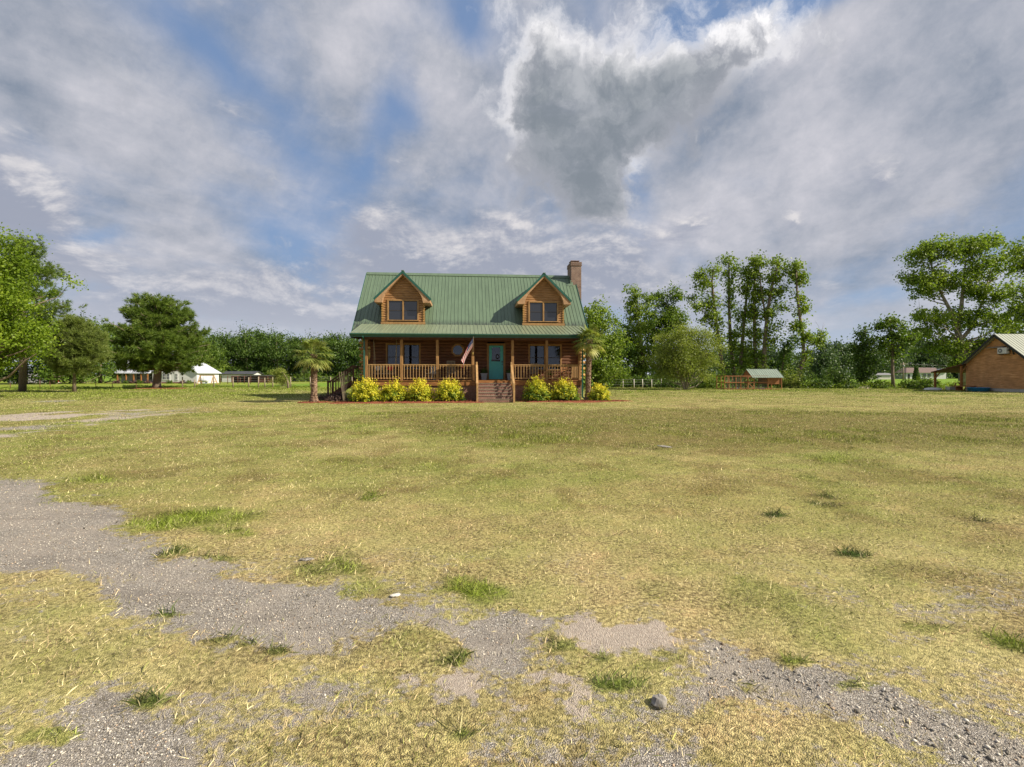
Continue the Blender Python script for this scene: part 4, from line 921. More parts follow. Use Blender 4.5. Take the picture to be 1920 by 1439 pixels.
# ------------------------------------------------------------------ dormers
def dormer(cu, wall=1.32, half=1.73, apex=8.03):
    VF = 2.76; z_e = apex - half; zb = ZB + .04
    wa = apex - wall - .14                                        # top of the wall under the roof
    W0, W1, q0, q1 = cu - .99, cu + .97, 4.95, 6.28
    mb = MB(); hole = [(W0 + .05, W1 - .05, q0, q1 - .05)]
    log_wall(mb, cu - wall, cu + wall, zb, 6.2, VF, hole, course=.155, bulge=.045)
    z = 6.2
    while z < apex - .3:                                          # gable boards
        hw = apex - .16 - (z + .16); 
        if hw > .08: log_wall(mb, cu - min(hw, wall), cu + min(hw, wall), z, z + .155, VF, (), course=.155, bulge=.03)
        z += .155
    for s in (-1, 1):                                             # cheeks run back into the main roof
        for i in range(12):
            z = zb + i * .155; ve = BV + (z + .155 - ZB) / SL + .1
            log_wall(mb, VF + .125, ve, z, z + .155, cu + s * (wall - .12), (), course=.155, bulge=.045, face=s, axis='y')
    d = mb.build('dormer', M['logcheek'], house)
    for s in (-1, 1):                                             # log-end corner stacks
        mb = MB()
        for i in range(12):
            z = zb + .08 + i * .155; mb.tube([(cu + s * (wall - .03), VF - .085, z), (cu + s * (wall - .03), VF + .05, z)], .07, 8)
        mb.build('log_ends', M['logend'], d)
    mb = MB()
    for s in (-1, 1):                                             # roof slopes, each ending in the valley on the main roof
        v_e = BV + (z_e - ZB) / SL + .25; v_a = BV + (apex - ZB) / SL + .1; vf = 2.33; th = .07
        p = [(cu, vf, apex), (cu + s * half, vf, z_e), (cu + s * half, v_e, z_e), (cu, v_a, apex)]
        q = [(a, b, c - th) for a, b, c in p]; f = [(0, 1, 2, 3), (7, 6, 5, 4), (0, 4, 5, 1), (1, 5, 6, 2), (2, 6, 7, 3), (3, 7, 4, 0)]
        mb.add(p + q, f if s < 0 else [tuple(reversed(x)) for x in f])
        for i in range(8):
            v = 2.42 + i * .235; k = max(0, min(1, (BV + (apex - ZB) / SL - v) / 1.0))
            t_end = 1.0 if v < v_e - .2 else max(0, 1 - (v - (v_e - .2)) / (v_a - v_e + .2))
            a = Vector((cu, v, apex + .008)); b = Vector((cu + s * half * t_end, v, apex - half * t_end + .008))
            if t_end > .1: mb.beam(a, b, .035, .02, up=(s, 0, 1))
    mb.beam((cu, 2.32, apex + .005), (cu, v_a, apex + .005), .16, .04); mb.build('dormer_roof', M['roof'], d)
    mb = MB()
    for s in (-1, 1): mb.beam((cu - s * .03, 2.325, apex - .055), (cu + s * (half + .02), 2.325, z_e - .075), .035, .13, up=(0, 0, 1))
    mb.build('rake_edge', M['greentrim'], d)
    # boxed tan rake and curved eave return
    mb = MB()
    for s in (-1, 1):
        out = [(0, apex - .13), (half - .03, z_e - .10), (half - .03, z_e - .26)]
        inn = [(1.30, z_e - .28), (1.22, z_e + .0), (1.10, z_e + .24), (.95, z_e + .46), (.5, apex - .80), (0, apex - .28)]
        poly = [(cu + s * a, b) for a, b in out + inn]
        if s < 0: poly = poly[::-1]
        # non-convex outline: build it as quads between outer and inner line
        O = [(0, apex - .13), (.5, apex - .63), (.95, apex - 1.08), (1.10, apex - 1.23), (1.22, apex - 1.35), (1.30, apex - 1.43), (half - .03, z_e - .10)]
        I = [(0, apex - .27), (.5, apex - .78), (.95, apex - 1.27), (1.10, apex - 1.47), (1.21, apex - 1.72), (1.26, z_e - .26), (half - .03, z_e - .26)]
        for v, rev in ((2.345, s > 0), (2.385, s < 0)):
            vs = [(cu + s * a, v, b) for a, b in O] + [(cu + s * a, v, b) for a, b in I]; m = len(O)
            fs = [(i, i + 1, m + i + 1, m + i) for i in range(m - 1)]
            mb.add(vs, [tuple(reversed(f)) for f in fs] if rev else fs)
        vs = [(cu + s * a, v, b) for v in (2.345, 2.72) for a, b in I]; m = len(I); fs = [(i, i + 1, m + i + 1, m + i) for i in range(m - 1)]; mb.add(vs, fs)
        v_in = BV + (z_e - ZB) / SL
        mb.box(cu + s * (half - .03) - .015, cu + s * (half - .03) + .015, 2.345, v_in - .05, z_e - .26, z_e - .09)
        mb.box(min(cu + s * 1.28, cu + s * (half - .03)), max(cu + s * 1.28, cu + s * (half - .03)), 2.39, v_in - .2, z_e - .27, z_e - .25)
    mb.build('soffit_box', M['soffit'], d)
    mb = MB(); mb.box(cu - wall - .06, cu + wall + .06, VF - .10, VF - .06, zb - .01, zb + .14); mb.build('skirt_board', M['trim'], d)
    window(d, W0, W1, q0 + .03, q1, VF - .03, 2, name='window_frame', fw=.095, glassmat=M['darkglass'])
    return d
dormer(1.83); dormer(10.76)
# ------------------------------------------------------------------ chimney
cu0, cu1, cv0, cv1 = U(1071.2, 6.1), U(1090, 6.1), 6.1, 7.5
mb = MB(); mb.box(cu0, cu1, cv0, cv1, 0, 9.48); mb.box(cu0 - .04, cu1 + .04, cv0 - .04, cv1 + .04, 9.36, 9.44); mb.box(cu0 - .03, cu1 + .03, cv0 - .03, cv1 + .03, 9.484, 9.62)
ch = mb.build('chimney', M['chimbrick'], house)
mb = MB(); mb.box(cu0 + .1, cu1 - .1, cv0 + .4, cv0 + 1.0, 9.62, 9.70); mb.box(cu0 + .04, cu1 - .06, cv0 + .3, cv0 + 1.1, 9.76, 9.79)
for x in (cu0 + .13, cu1 - .15):
    for y in (cv0 + .45, cv0 + .95): mb.box(x - .015, x + .015, y - .015, y + .015, 9.70, 9.76)
mb.build('chimney_cap', M['brick'], ch)
mb = MB(); mb.box(cu0 - .09, cu0 - .005, cv0 - .05, cv1, 7.5, 8.3); mb.add([(cu0 - .35, cv0 - .12, roofz(cv0 - .12) + .03), (cu0 + .1, cv0 - .12, roofz(cv0 - .12) + .03), (cu0 + .1, cv0, roofz(cv0) + .2), (cu0 - .35, cv0, roofz(cv0) + .03)], [(0, 1, 2, 3)]); mb.build('flashing', M['roof'], ch)
# ------------------------------------------------------------------ side deck and stair on the left
mb = MB(); dv0, dv1 = 4.2, 6.2; du0, du1 = -1.62, WU0 - .02
mb.box(du0, du1, dv0, dv1, FLZ - .28, FLZ - .02); mb.box(du0, du1, dv0 + .02, dv0 + .06, FLZ + .88, FLZ + .93); mb.box(du0, du1, dv0 + .02, dv0 + .05, FLZ + .08, FLZ + .13)
for i in range(9): mb.box(du0 + .05 + i * .15, du0 + .085 + i * .15, dv0 + .02, dv0 + .05, FLZ, FLZ + .9)
for u in (du0 + .05, du1 - .1): mb.box(u - .05, u + .05, dv0 - .02, dv0 + .08, 0, FLZ + .95)
ns = 6
for i in range(ns): mb.box(du0 - .27 * (i + 1), du0 - .27 * i, dv0 + .05, dv0 + 1.2, FLZ - .02 - (i + 1) * .19 - .04, FLZ - .02 - (i + 1) * .19)
eu = du0 - .27 * ns + .05
for v in (dv0 + .04, dv0 + 1.2):
    mb.beam((du0, v, FLZ + .9), (eu, v, 1.0), .05, .09); mb.beam((du0, v, FLZ - .12), (eu, v, .05), .05, .24); mb.cbox(eu, v, .56, .1, .1, 1.12)
    for i in range(1, 9): t = i / 9; u = du0 + (eu - du0) * t; mb.box(u - .02, u + .02, v - .018, v + .018, FLZ - .1 + (.1 - FLZ + .1) * t, FLZ + .9 + (.1 - FLZ) * t)
mb.build('side_stair', M['darkwood'], house)

# ================================================================== things on and by the porch
def hthing(name, label, cat, u, v, z=0, rz=0.0, group=None): return thing(name, label, cat, HW(u, v, z), TH + rz, group)
# porch swing
su, svv = U(722, 1.3), 1.3
t = hthing('porch_swing', 'wooden slatted porch swing hanging on ropes at the left end of the porch', 'swing', su, svv, FLZ, 0)
mb = MB()
for i in range(5): mb.box(-.62, .62, -.25 + i * .1, -.17 + i * .1, .42, .445)
mb.box(-.62, .62, -.27, -.23, .36, .42); mb.box(-.62, .62, .2, .24, .36, .42); mb.build('seat', M['greyed'], t)
mb = MB(); mb.box(-.62, .62, .25, .285, .86, .92); mb.box(-.62, .62, .25, .285, .48, .53)
for i in range(13): mb.box(-.6 + i * .096, -.54 + i * .096, .255, .275, .5, .9)
mb.build('backrest', M['greyed'], t)
for s in (-1, 1):
    mb = MB(); mb.box(s * .62 - .03, s * .62 + .03, -.27, .28, .64, .67); mb.box(s * .62 - .02, s * .62 + .02, -.26, -.22, .4, .64); mb.build('armrest', M['greyed'], t)
for s in (-1, 1):
    mb = MB()
    for y in (-.22, .24): mb.tube([(s * .63, y, .66), (s * .64 + .02, y * .6, 1.5), (s * .68, 0 + y * .2, PZ - FLZ + .13)], .014, 6)
    mb.build('rope', M['rope'], t)
for i, (x, c) in enumerate(((-.42, M['offwhite']), (-.22, M['cushion']), (.32, M['red']))):
    o = MB(); o.lathe([(.02, -.19), (.15, -.15), (.19, 0), (.15, .15), (.02, .19)], 0, 0, 12)
    o = o.build('cushion', c, None); o.scale = (1, .38, 1); p = HW(su + x, svv + .06, FLZ + .75); o.location = p; o.rotation_euler = (-.3, .2 * (i - 1), TH)
    tag(o, ('off white cushion on the porch swing, leftmost', 'beige cushion on the porch swing beside the white one', 'red cushion on the right end of the porch swing')[i], 'cushion', 'cushions on the porch swing')
# rocking chairs
def rocking_chair(label, u, v, rz, mat, tall=1.12):
    t = hthing('rocking_chair', label, 'chair', u, v, FLZ, rz, 'rocking chairs on the porch')
    mb = MB()
    for i in range(6): mb.box(-.26, .26, -.24 + i * .085, -.17 + i * .085, .40 - i * .008, .42 - i * .008)
    mb.build('seat', mat, t)
    mb = MB()
    for i in range(6): x = -.2 + i * .08; mb.beam((x, .22, .38), (x, .40, tall), .045, .015, up=(0, 1, 0))
    mb.beam((-.25, .40, tall), (.25, .40, tall), .03, .09); mb.beam((-.25, .25, .48), (.25, .25, .48), .03, .05)
    for s in (-1, 1): mb.beam((s * .25, .22, .1), (s * .25, .41, tall), .035, .035)
    mb.build('backrest', mat, t)
    for s in (-1, 1):
        mb = MB(); mb.beam((s * .27, -.27, .63), (s * .27, .28, .62), .07, .022); mb.beam((s * .26, -.22, .05), (s * .26, -.22, .62), .035, .035); mb.build('armrest', mat, t)
        mb = MB(); pts = [(s * .26, -.38 + .92 * k / 8, .035 + .10 * ((k - 4) / 4) ** 2) for k in range(9)]
        for a, b in zip(pts[:-1], pts[1:]): mb.beam(a, b, .03, .035)
        mb.build('rocker', mat, t)
    return t
rocking_chair('small pale rocking chair between the second and third porch posts', U(808, 1.2), 1.2, -.5, M['offwhite'], .92)
rocking_chair('taller grey rocking chair under the octagonal window', U(847, 1.5), 1.5, .15, M['greyed'], 1.16)
rocking_chair('grey rocking chair under the right porch windows', U(1001, 1.5), 1.5, -.2, M['greyed'], 1.0)
# wooden dining chair at right end
t = hthing('slat_back_chair', 'brown slat back chair standing at the right end of the porch', 'chair', U(1060, 1.4), 1.4, FLZ, .2)
mb = MB(); mb.box(-.22, .22, -.22, .22, .43, .47); mb.build('seat', M['deck'], t)
mb = MB()
for s in (-1, 1): mb.beam((s * .2, .2, .45), (s * .2, .27, 1.02), .035, .035)
for z in (.6, .76, .94): mb.beam((-.2, .2 + (z - .45) * .12, z), (.2, .2 + (z - .45) * .12, z), .02, .07)
mb.build('backrest', M['deck'], t)
for x in (-.19, .19):
    for y in (-.19, .19): mb = MB(); mb.cbox(x, y, .215, .035, .035, .43); mb.build('leg', M['deck'], t)
# planters either side of the door
def planter(label, u, v, seed):
    t = hthing('planter', label, 'planter', u, v, FLZ + .005, 0, 'grey planters beside the door')
    mb = MB(); mb.prism([(-.14, -.14), (.14, -.14), (.14, .14), (-.14, .14)], 'z', 0, .02); s0, s1 = .14, .2
    vs = [(a * s0, b * s0, .02) for a, b in ((-1, -1), (1, -1), (1, 1), (-1, 1))] + [(a * s1, b * s1, .42) for a, b in ((-1, -1), (1, -1), (1, 1), (-1, 1))]
    mb.add(vs, [(0, 1, 5, 4), (1, 2, 6, 5), (2, 3, 7, 6), (3, 0, 4, 7), (4, 5, 6, 7)]); mb.box(-.215, .215, -.215, .215, .39, .43); mb.build('pot', M['greypot'], t)
    r = np.random.default_rng(seed); n = 260; d = r.normal(0, 1, (n, 3)); d[:, 2] = abs(d[:, 2]); d /= np.linalg.norm(d, axis=1)[:, None]
    V, F, A = leaf_quads(r, np.array([0, 0, .45]) + d * r.random((n, 1)) * np.array([.28, .28, .38]), d, .10, .045)
    npmesh('foliage', V, F, M['leaf_dark'], t, {'var': A})
# flag on its pole, fixed to the post left of the steps
def flag():
    up = PU[3]; base = HW(up, -.03, 2.72); tip = HW(up + .02, -1.0, 3.66)
    t = thing('flag', 'small American flag drooping from a pole on the post left of the steps', 'flag', base, 0)
    tl = Vector(tip) - Vector(base); mb = MB(); mb.tube([(0, 0, 0), tl], .012, 8); mb.lathe([(.004, -.02), (.025, 0), (.004, .025)], tl.x, tl.y, 8); 
    for i in range(len(mb.v) - 24, len(mb.v)): x, y, z = mb.v[i]; mb.v[i] = (x, y, z + tl.z)
    mb.build('pole', M['greyed'], t)
    mb = MB(); mb.tube([(-0, .03, -.06), tl * .12], .022, 8); mb.build('bracket', M['brass'], t)
    nx, ny = 78, 39; H0 = tl * .97; H1 = tl * .50
    fly = Vector((-.66, .18, -1.16))
    V = []; 
    for j in range(ny + 1):
        tt = j / ny; h = H0.lerp(H1, tt)
        for i in range(nx + 1):
            s = i / nx; p = h + fly * s + Vector((.02, .16, -.05)) * (tt * s) * 2 + Vector((.07, .05, 0)) * math.sin(tt * 9 + s * 2.5) * s ** .7 * .8
            p += Vector((-.10, .05, -.05)) * math.sin(s * 3.1)
            V.append(p[:])
    F = []; C = []; red = (.42, .012, .02); wh = (.72, .70, .68); bl = (.015, .03, .14)
    for j in range(ny):
        for i in range(nx):
            F.append((j * (nx + 1) + i, j * (nx + 1) + i + 1, (j + 1) * (nx + 1) + i + 1, (j + 1) * (nx + 1) + i))
            c = red if (j // 3) % 2 == 0 else wh
            if i < 31 and j < 21:
                c = bl; row = (j - 1) / 2.22; r_ = round(row); col_ = (i - 1.6) / 2.6
                if 0 <= r_ < 9 and abs(row - r_) < .3 and abs(col_ - round(col_)) < .22 and 0 <= round(col_) <= 10 and (round(col_) + r_) % 2 == 0: c = wh
            C.append(c)
    b = NB('flag_cloth'); c = b.attr('col'); tr_ = b.n('ShaderNodeBsdfTranslucent'); b.L.new(c, tr_.inputs[0]); mq = b.n('ShaderNodeMixShader'); mq.inputs[0].default_value = .35
    b.L.new(b.pbr(c, .85, .1), mq.inputs[1]); b.L.new(tr_.outputs[0], mq.inputs[2])
    npmesh('cloth', np.array(V), np.array(F), b.out(mq.outputs[0]), t, {'col': np.array(C)}, None, True)
flag()
# wind chime
t = hthing('wind_chime', 'brass wind chime hanging near the left porch corner', 'wind chime', U(692, .5), .5, PZ + .13)
mb = MB(); mb.tube([(0, 0, 0), (0, 0, -.62)], .004, 5); mb.lathe([(.01, -.5), (.07, -.56), (.08, -.62), (.01, -.63)], 0, 0, 10); mb.build('top_disc', M['brass'], t)
for k in range(5):
    a = k * 1.256; mb = MB(); mb.tube([(.055 * math.cos(a), .055 * math.sin(a), -.62), (.055 * math.cos(a), .055 * math.sin(a), -.7)], .003, 4); mb.tube([(.055 * math.cos(a), .055 * math.sin(a), -.7), (.055 * math.cos(a), .055 * math.sin(a), -1.15 - .05 * k)], .014, 7); mb.build('chime_tube', M['brass'], t)
# fan trellis in the bed
t = thing('trellis', 'fan shaped wooden trellis standing in the bed left of the porch', 'trellis', (*W(645, 704, 29.6)[:2], 0), 0)
for k in range(5):
    x = -.3 + k * .15; mb = MB(); mb.beam((x * .12, 0, 0), (x * .35, 0, .55), .03, .015, up=(0, 1, 0)); mb.beam((x * .35, 0, .55), (x * .95, 0, 1.72 - abs(x) * .1), .03, .015, up=(0, 1, 0)); mb.build('slat', M['greyed'], t)
for z, w in ((.6, .13), (1.1, .22)): mb = MB(); mb.box(-w, w, .01, .022, z, z + .03); mb.build('crossbar', M['greyed'], t)
# mulch beds: slightly raised mounds of bark chips
def mulch(name, cx, cy, rx, ry, rz, label, n, hgt=.06):
    r = np.random.default_rng(len(name) + n); m = 48; k = np.arange(m) * 2 * np.pi / m; V = [(0, 0, hgt)]
    for f, z in ((.55, hgt), (.85, hgt * .8), (1.0, -.01)):
        rr = f * (1 + .08 * np.sin(3 * k + 1) + .05 * np.sin(7 * k)); sq = 1 / np.maximum(np.abs(np.cos(k)) ** 6 + np.abs(np.sin(k)) ** 6, 1e-6) ** (1 / 6) * .88 if rx > 4 else 1
        V += list(zip(rx * rr * np.cos(k) * sq, ry * rr * np.sin(k) * sq, np.full(m, z)))
    F = [(0, 1 + i, 1 + (i + 1) % m) for i in range(m)]; F4 = [(1 + a * m + i, 1 + (a + 1) * m + i, 1 + (a + 1) * m + (i + 1) % m, 1 + a * m + (i + 1) % m) for a in range(2) for i in range(m)]
    mb = MB(); mb.add(V, F + F4, True)
    q = r.random(n) ** .5 * .97; a = r.random(n) * 6.283; 
    sqv = 1 / np.maximum(np.abs(np.cos(a)) ** 6 + np.abs(np.sin(a)) ** 6, 1e-6) ** (1 / 6) * .88 if rx > 4 else np.ones(n)
    X, Y = rx * q * np.cos(a) * sqv, ry * q * np.sin(a) * sqv
    b = NB(name + '_chips'); nn = b.noise(b.coord(), 30, 5, .7); mat = b.out(b.pbr(b.ramp(nn, [(.3, (.09, .028, .018)), (.5, (.21, .065, .036)), (.72, (.36, .15, .085))]), .95, .1, b.bump(nn, .8, .04)))
    for i in range(n):
        c = Vector((X[i], Y[i], hgt * (1 - .3 * q[i] ** 4) * (1 if q[i] < .9 else .5))); d = Vector((r.normal(), r.normal(), r.normal() * .35)).normalized(); e = Vector((-d.y, d.x, .3 * r.normal())).normalized(); L = .03 + .03 * r.random()
        mb.add([c - d * L - e * .012, c + d * L - e * .012, c + d * L + e * .014, c - d * L + e * .012 + Vector((0, 0, .02))], [(0, 1, 2, 3)])
    o = mb.build(name, mat); o.location = (cx, cy, .002); o.rotation_euler = (0, 0, rz); tag(o, label, 'mulch bed', kind='stuff')
c1 = HW(2.65, -1.3); mulch('mulch_bed', c1[0], c1[1], 4.9, 1.25, TH, 'red bark mulch bed along the porch left of the steps', 1500)
c2 = HW(11.9, -1.15); mulch('mulch_bed', c2[0], c2[1], 3.35, 1.15, TH, 'red bark mulch bed along the porch right of the steps', 1000)
planter('grey planter with a leafy plant left of the teal door', U(907.5, 2.0), 2.0, 11)
planter('grey planter half hidden behind the right step handrail', U(956, 2.05), 2.05, 12)
t = hthing('flower_pot', 'terracotta flower pot with pale flowers behind the fifth porch post', 'flower pot', U(1031, .45), .45, FLZ + .005)
mb = MB(); mb.lathe([(.10, 0), (.15, .22), (.17, .22), (.17, .28), (.14, .28), (.13, .24)], 0, 0, 14); mb.build('pot', M['terracotta'], t)
r_ = np.random.default_rng(5); d_ = unit(r_.normal(0, 1, (200, 3))); d_[:, 2] = abs(d_[:, 2]); V, F, A = leaf_quads(r_, np.array([0, 0, .3]) + d_ * r_.random((200, 1)) * .3, d_, .08, .05); npmesh('foliage', V, F, M['leaf_olive'], t, {'var': A})

# ------------------------------------------------------------------ planting at the house
GS = 'golden shrubs planted along the porch'
for i, (px, v, rx, h, g, lab) in enumerate((
    (685, -1.15, .92, 1.32, .02, 'large golden shrub at the left end of the porch bed'),
    (738, -.95, .80, 1.22, .06, 'golden shrub second from the left below the double porch window'),
    (788, -1.0, .78, 1.26, .10, 'golden shrub third from the left in front of the second porch bay'),
    (841, -1.0, .85, 1.30, .0, 'golden shrub beside the left step handrail below the octagonal window'),
    (1007, -1.0, .82, 1.36, -.14, 'tall greener golden shrub just right of the brick steps'),
    (1058, -1.0, .86, 1.24, -.06, 'green and gold shrub between the steps and the right palm'),
    (1122, -1.0, .70, .98, .04, 'low golden shrub at the right end beyond the palm tree'))):
    u = U(px, v); p = HW(u, v); shrub(lab, (p[0], p[1], 0.03), rx, rx * .85, h, 'leaf_gold', 100 + i, 210, 34, (.10, .05), 'golden_shrub', 'shrub', GS, gold=g if g else 1e-6)
for i, (px, Y, rx, h, lab) in enumerate(((612, 31.0, .55, .42, 'low dark purple shrub at the far left of the bed by the palm'), (634, 31.6, .5, .5, 'dark purple shrub in front of the side stair'), (661, 30.2, .45, .45, 'small dark purple shrub between trellis and golden shrub'), (628, 30.0, .5, .34, 'low spreading purple shrub beside the trellis'))):
    x, y, z = W(px, 704, Y); shrub(lab, (x, y, 0), rx, rx, h, 'leaf_purple', 130 + i, 90, 22, (.07, .035), 'purple_shrub', 'shrub', 'purple shrubs by the side stair')
for px, Y, lab in ((1112, 30.2, 'dark low shrub at the foot of the right palm'), (866, 29.0, 'small grey green plant beside the left step handrail')):
    x, y, z = W(px, 704, Y); shrub(lab, (x, y, 0), .3, .3, .3, 'leaf_dark', int(px), 50, 18, (.08, .03))
x, y, z = W(589, 704, 28.4); palm('fan palm with a thick fibrous trunk standing left of the house', (x, y, 0), 2.66, .165, (-.02, 0), 34, .82, 3, 'fan palms either side of the house')
x, y, z = W(1102.5, 704, 29.6); palm('taller fan palm standing at the right front corner of the house', (x, y, 0), 3.55, .15, (.10, 0), 32, .78, 4, 'fan palms either side of the house')
x, y, z = W(588, 704, 28.2); mulch('mulch_ring', x, y, .9, .7, 0, 'red bark mulch ring around the left palm', 220, .04)

# ------------------------------------------------------------------ left side trees
x, y, z = W(-72, 704, 33)
r0 = .3
broad_tree('big bright green broadleaf tree at the left edge of the picture', (x, y, 0), [(0, 0, -.1, .3), (.05, 0, 1.8, .24), (0, .1, 4, .18), (.1, 0, 7, .08), (.1, 0, 8.8, .03)],
    [(0, 0, 5.8, 4.6, 4.2, 2.8, 150), (.6, -.6, 3.4, 4.0, 3.8, 1.4, 70), (.3, 0, 8.2, 3.4, 3.0, 2.2, 90), (1.9, -.4, 4.9, 3.3, 3.2, 2.6, 80), (.6, 0, 9.6, 2.2, 1.9, 1.0, 26)], (.15, .125), 150, .55, 'leaf_maple', 'bark', 21, .1, vbias=-.12)
x, y, z = W(42, 704, 47)
pine_tree('tall pine with long open branches behind the bright tree at left', (x, y, 0), [(0, 0, -.1, .3), (.1, 0, 5, .24), (0, 0, 10, .14), (.2, 0, 13.9, .04)], lambda f: 5.6 * (1 - f) ** .7 * (.72 + .28 * math.sin(f * 21)) + .7, 4.0, 13.8, 64, .34, .020, 13, 'needle', 22, dens=6.5, rise=.22, tuft=.36, gap=.35)
x, y, z = W(139, 704, 45.5)
pine_tree('small fluffy pine with a thin bare trunk left of the big pine', (x, y, 0), [(0, 0, -.1, .16), (.02, 0, 1.6, .11), (.1, 0, 3.6, .08), (0, 0, 6.2, .03)], lambda f: 2.75 * (1 - f) ** .55 * (.9 + .1 * math.sin(f * 30)) * min(1, .6 + f * 3) + .25, 1.75, 6.3, 100, .30, .018, 13, 'needle_lt', 23, dens=6, rise=.25, tuft=.24)
x, y, z = W(294, 704, 57.5)
def bigp(f):
    return bigq(f) * .84
def bigq(f):                                                      # broad skirt, waist, rounded top lobe
    return np.interp(f, [0, .1, .3, .45, .55, .68, .82, .93, 1.0], [4.6, 6.0, 6.3, 5.3, 3.9, 3.8, 3.6, 2.7, 1.2])
pine_tree('big spreading pine with a thick trunk standing in front of the white house', (x, y, 0), [(0, 0, -.15, .52), (.0, 0, .5, .42), (.15, 0, 2.5, .36), (.35, 0, 5.5, .27), (.2, 0, 8.3, .15), (0, 0, 9.9, .06)], bigp, 2.0, 9.6, 160, .38, .028, 13, 'needle', 24, dens=4.0, rise=.17, tuft=.27, gap=.24)
x, y, z = W(296, 704, 57); mulch('mulch_ring', x, y, 3.2, 1.9, 0, 'red mulch ring around the foot of the big pine', 400, .09)

def simple_broad(label, px, Y, H, wR, mat, seed, name='tree', group=None, low=.12, leafs=.26, per=60, n=60, bark='bark', dx=0.0):
    x, y, z = W(px, 704, Y); 
    return broad_tree(label, (x, y, 0), [(0, 0, -.1, .03 * H), (.1, 0, H * .35, .022 * H), (dx * .5, 0, H * .7, .012 * H), (dx, 0, H * .93, .004 * H)],
        [(0, 0, H * .46, wR, wR, H * .34, int(n * .5)), (dx * .6, 0, H * .70, wR * .74, wR * .74, H * .24, int(n * .32)), (0, 0, H * (low + .14), wR * .95, wR * .95, H * .13, int(n * .24)), (dx, 0, H * .88, wR * .42, wR * .42, H * .12, int(n * .1))],
        (leafs, leafs * .75), per, wR * .22 + .15, mat, bark, seed, .06, name, 'tree', group, .35)
# background trees behind the left lawn
for i, (px, Y, H, wR, mat, lab) in enumerate((
    (-30, 84, 10.5, 5.5, 'leaf_mid', 'dark leafy tree behind the grey garage at the far left'), (48, 90, 10.4, 5.2, 'leaf_dark', 'dark tree over the grey garage door'),
    (100, 86, 9.6, 4.6, 'leaf_mid', 'dull green tree above the red hutch'), (152, 92, 11.6, 5.6, 'leaf_dark', 'dark tree directly behind the small fluffy pine'),
    (188, 96, 11.0, 4.6, 'leaf_mid', 'mid green tree left of the white house'), (222, 118, 12.8, 5.2, 'leaf_dark', 'dark tree rising behind the left end of the white house roof'),
    (268, 130, 13.0, 6.0, 'leaf_dark', 'dark tree behind the middle of the white house'), (330, 128, 12.2, 6.0, 'leaf_dark', 'dark tree behind the right gable of the white house'), (378, 116, 9.6, 5.0, 'leaf_mid', 'dark tree between the white house and the swing set'))):
    simple_broad(lab, px, Y, H, wR, mat, 200 + i, low=.05, leafs=.38, per=60, n=74)
ORD = ['first', 'second', 'third', 'fourth', 'fifth', 'sixth', 'seventh', 'eighth', 'ninth', 'tenth', 'eleventh', 'twelfth', 'thirteenth', 'fourteenth', 'fifteenth', 'sixteenth', 'seventeenth', 'eighteenth', 'nineteenth', 'twentieth', 'twenty-first', 'twenty-second']
# the tree line behind the paddock: three kinds copied
TL = 'trees of the dense tree line behind the paddock'
prot = [simple_broad('dark green tree in the dense tree line between big pine and log house', 410, 128, 11.0, 4.2, 'leaf_dark', 240 + i, 'tree_line_tree', TL, low=.02, leafs=.36, per=70, n=90, dx=(i - 1) * .4) for i in range(3)]
i = 0
for px, Y, H in ((392, 122, 9.8), (418, 128, 10.6), (440, 134, 10.8), (462, 126, 11.2), (484, 132, 11.6), (505, 138, 11.4), (520, 126, 10.6), (545, 134, 10.2), (566, 130, 10.0), (590, 126, 9.6), (612, 134, 10.4), (634, 128, 10.6), (655, 132, 10.0), (674, 126, 9.2), (700, 130, 10.6), (735, 132, 10.4), (775, 128, 10.6)):
    x, y, z = W(px, 704, Y); H *= 1.13; o = prot[i % 3]
    lab = ORD[i] + ' tree from the left in the dense dark tree line behind the paddock'
    if i < 3: o.location = (x, y, 0); o.scale = (1, 1, H / 11); o['label'] = lab
    else: copy_tree(o, None, (x, y, 0), i * 2.1, lab, (.95 + .1 * (i % 3), .95, H / 11))
    i += 1
# low brush at the foot of the tree line
BR = 'bushes at the foot of the tree line'
b0 = shrub('low dark bush at the foot of the tree line behind the paddock', (0, 0, 0), 2.6, 2.0, 2.3, 'leaf_mid', 260, 80, 16, (.34, .26), 'bush', 'bush', BR)
for i, px in enumerate(range(380, 700, 26)):
    x, y, z = W(px, 704, 119 + (i % 3) * 1.5)
    lab = ORD[i] + ' low bush from the left at the foot of the dense tree line'
    if i == 0: b0.location = (x, y, 0); b0['label'] = lab
    else: copy_tree(b0, None, (x, y, 0), i * 1.3, lab, (1, 1, .7 + .2 * (i % 3)))
# leaning young tree by the paddock fence
x, y, z = W(540, 704, 57)
broad_tree('small leaning weeping tree with a pale drooping crown by the paddock fence', (x, y, 0), [(0, 0, -.1, .14), (.02, 0, .5, .11), (-.1, 0, 1.1, .08), (-.5, 0, 1.7, .05), (-1.0, 0, 2.0, .03)],
    [(-1.15, 0, 1.75, .75, .7, .42, 20), (-.85, 0, 1.2, .7, .6, .5, 12), (-.6, 0, .8, .5, .5, .4, 8)], (.12, .06), 90, .3, 'leaf_olive', 'bark', 270, .05, 'young_tree')

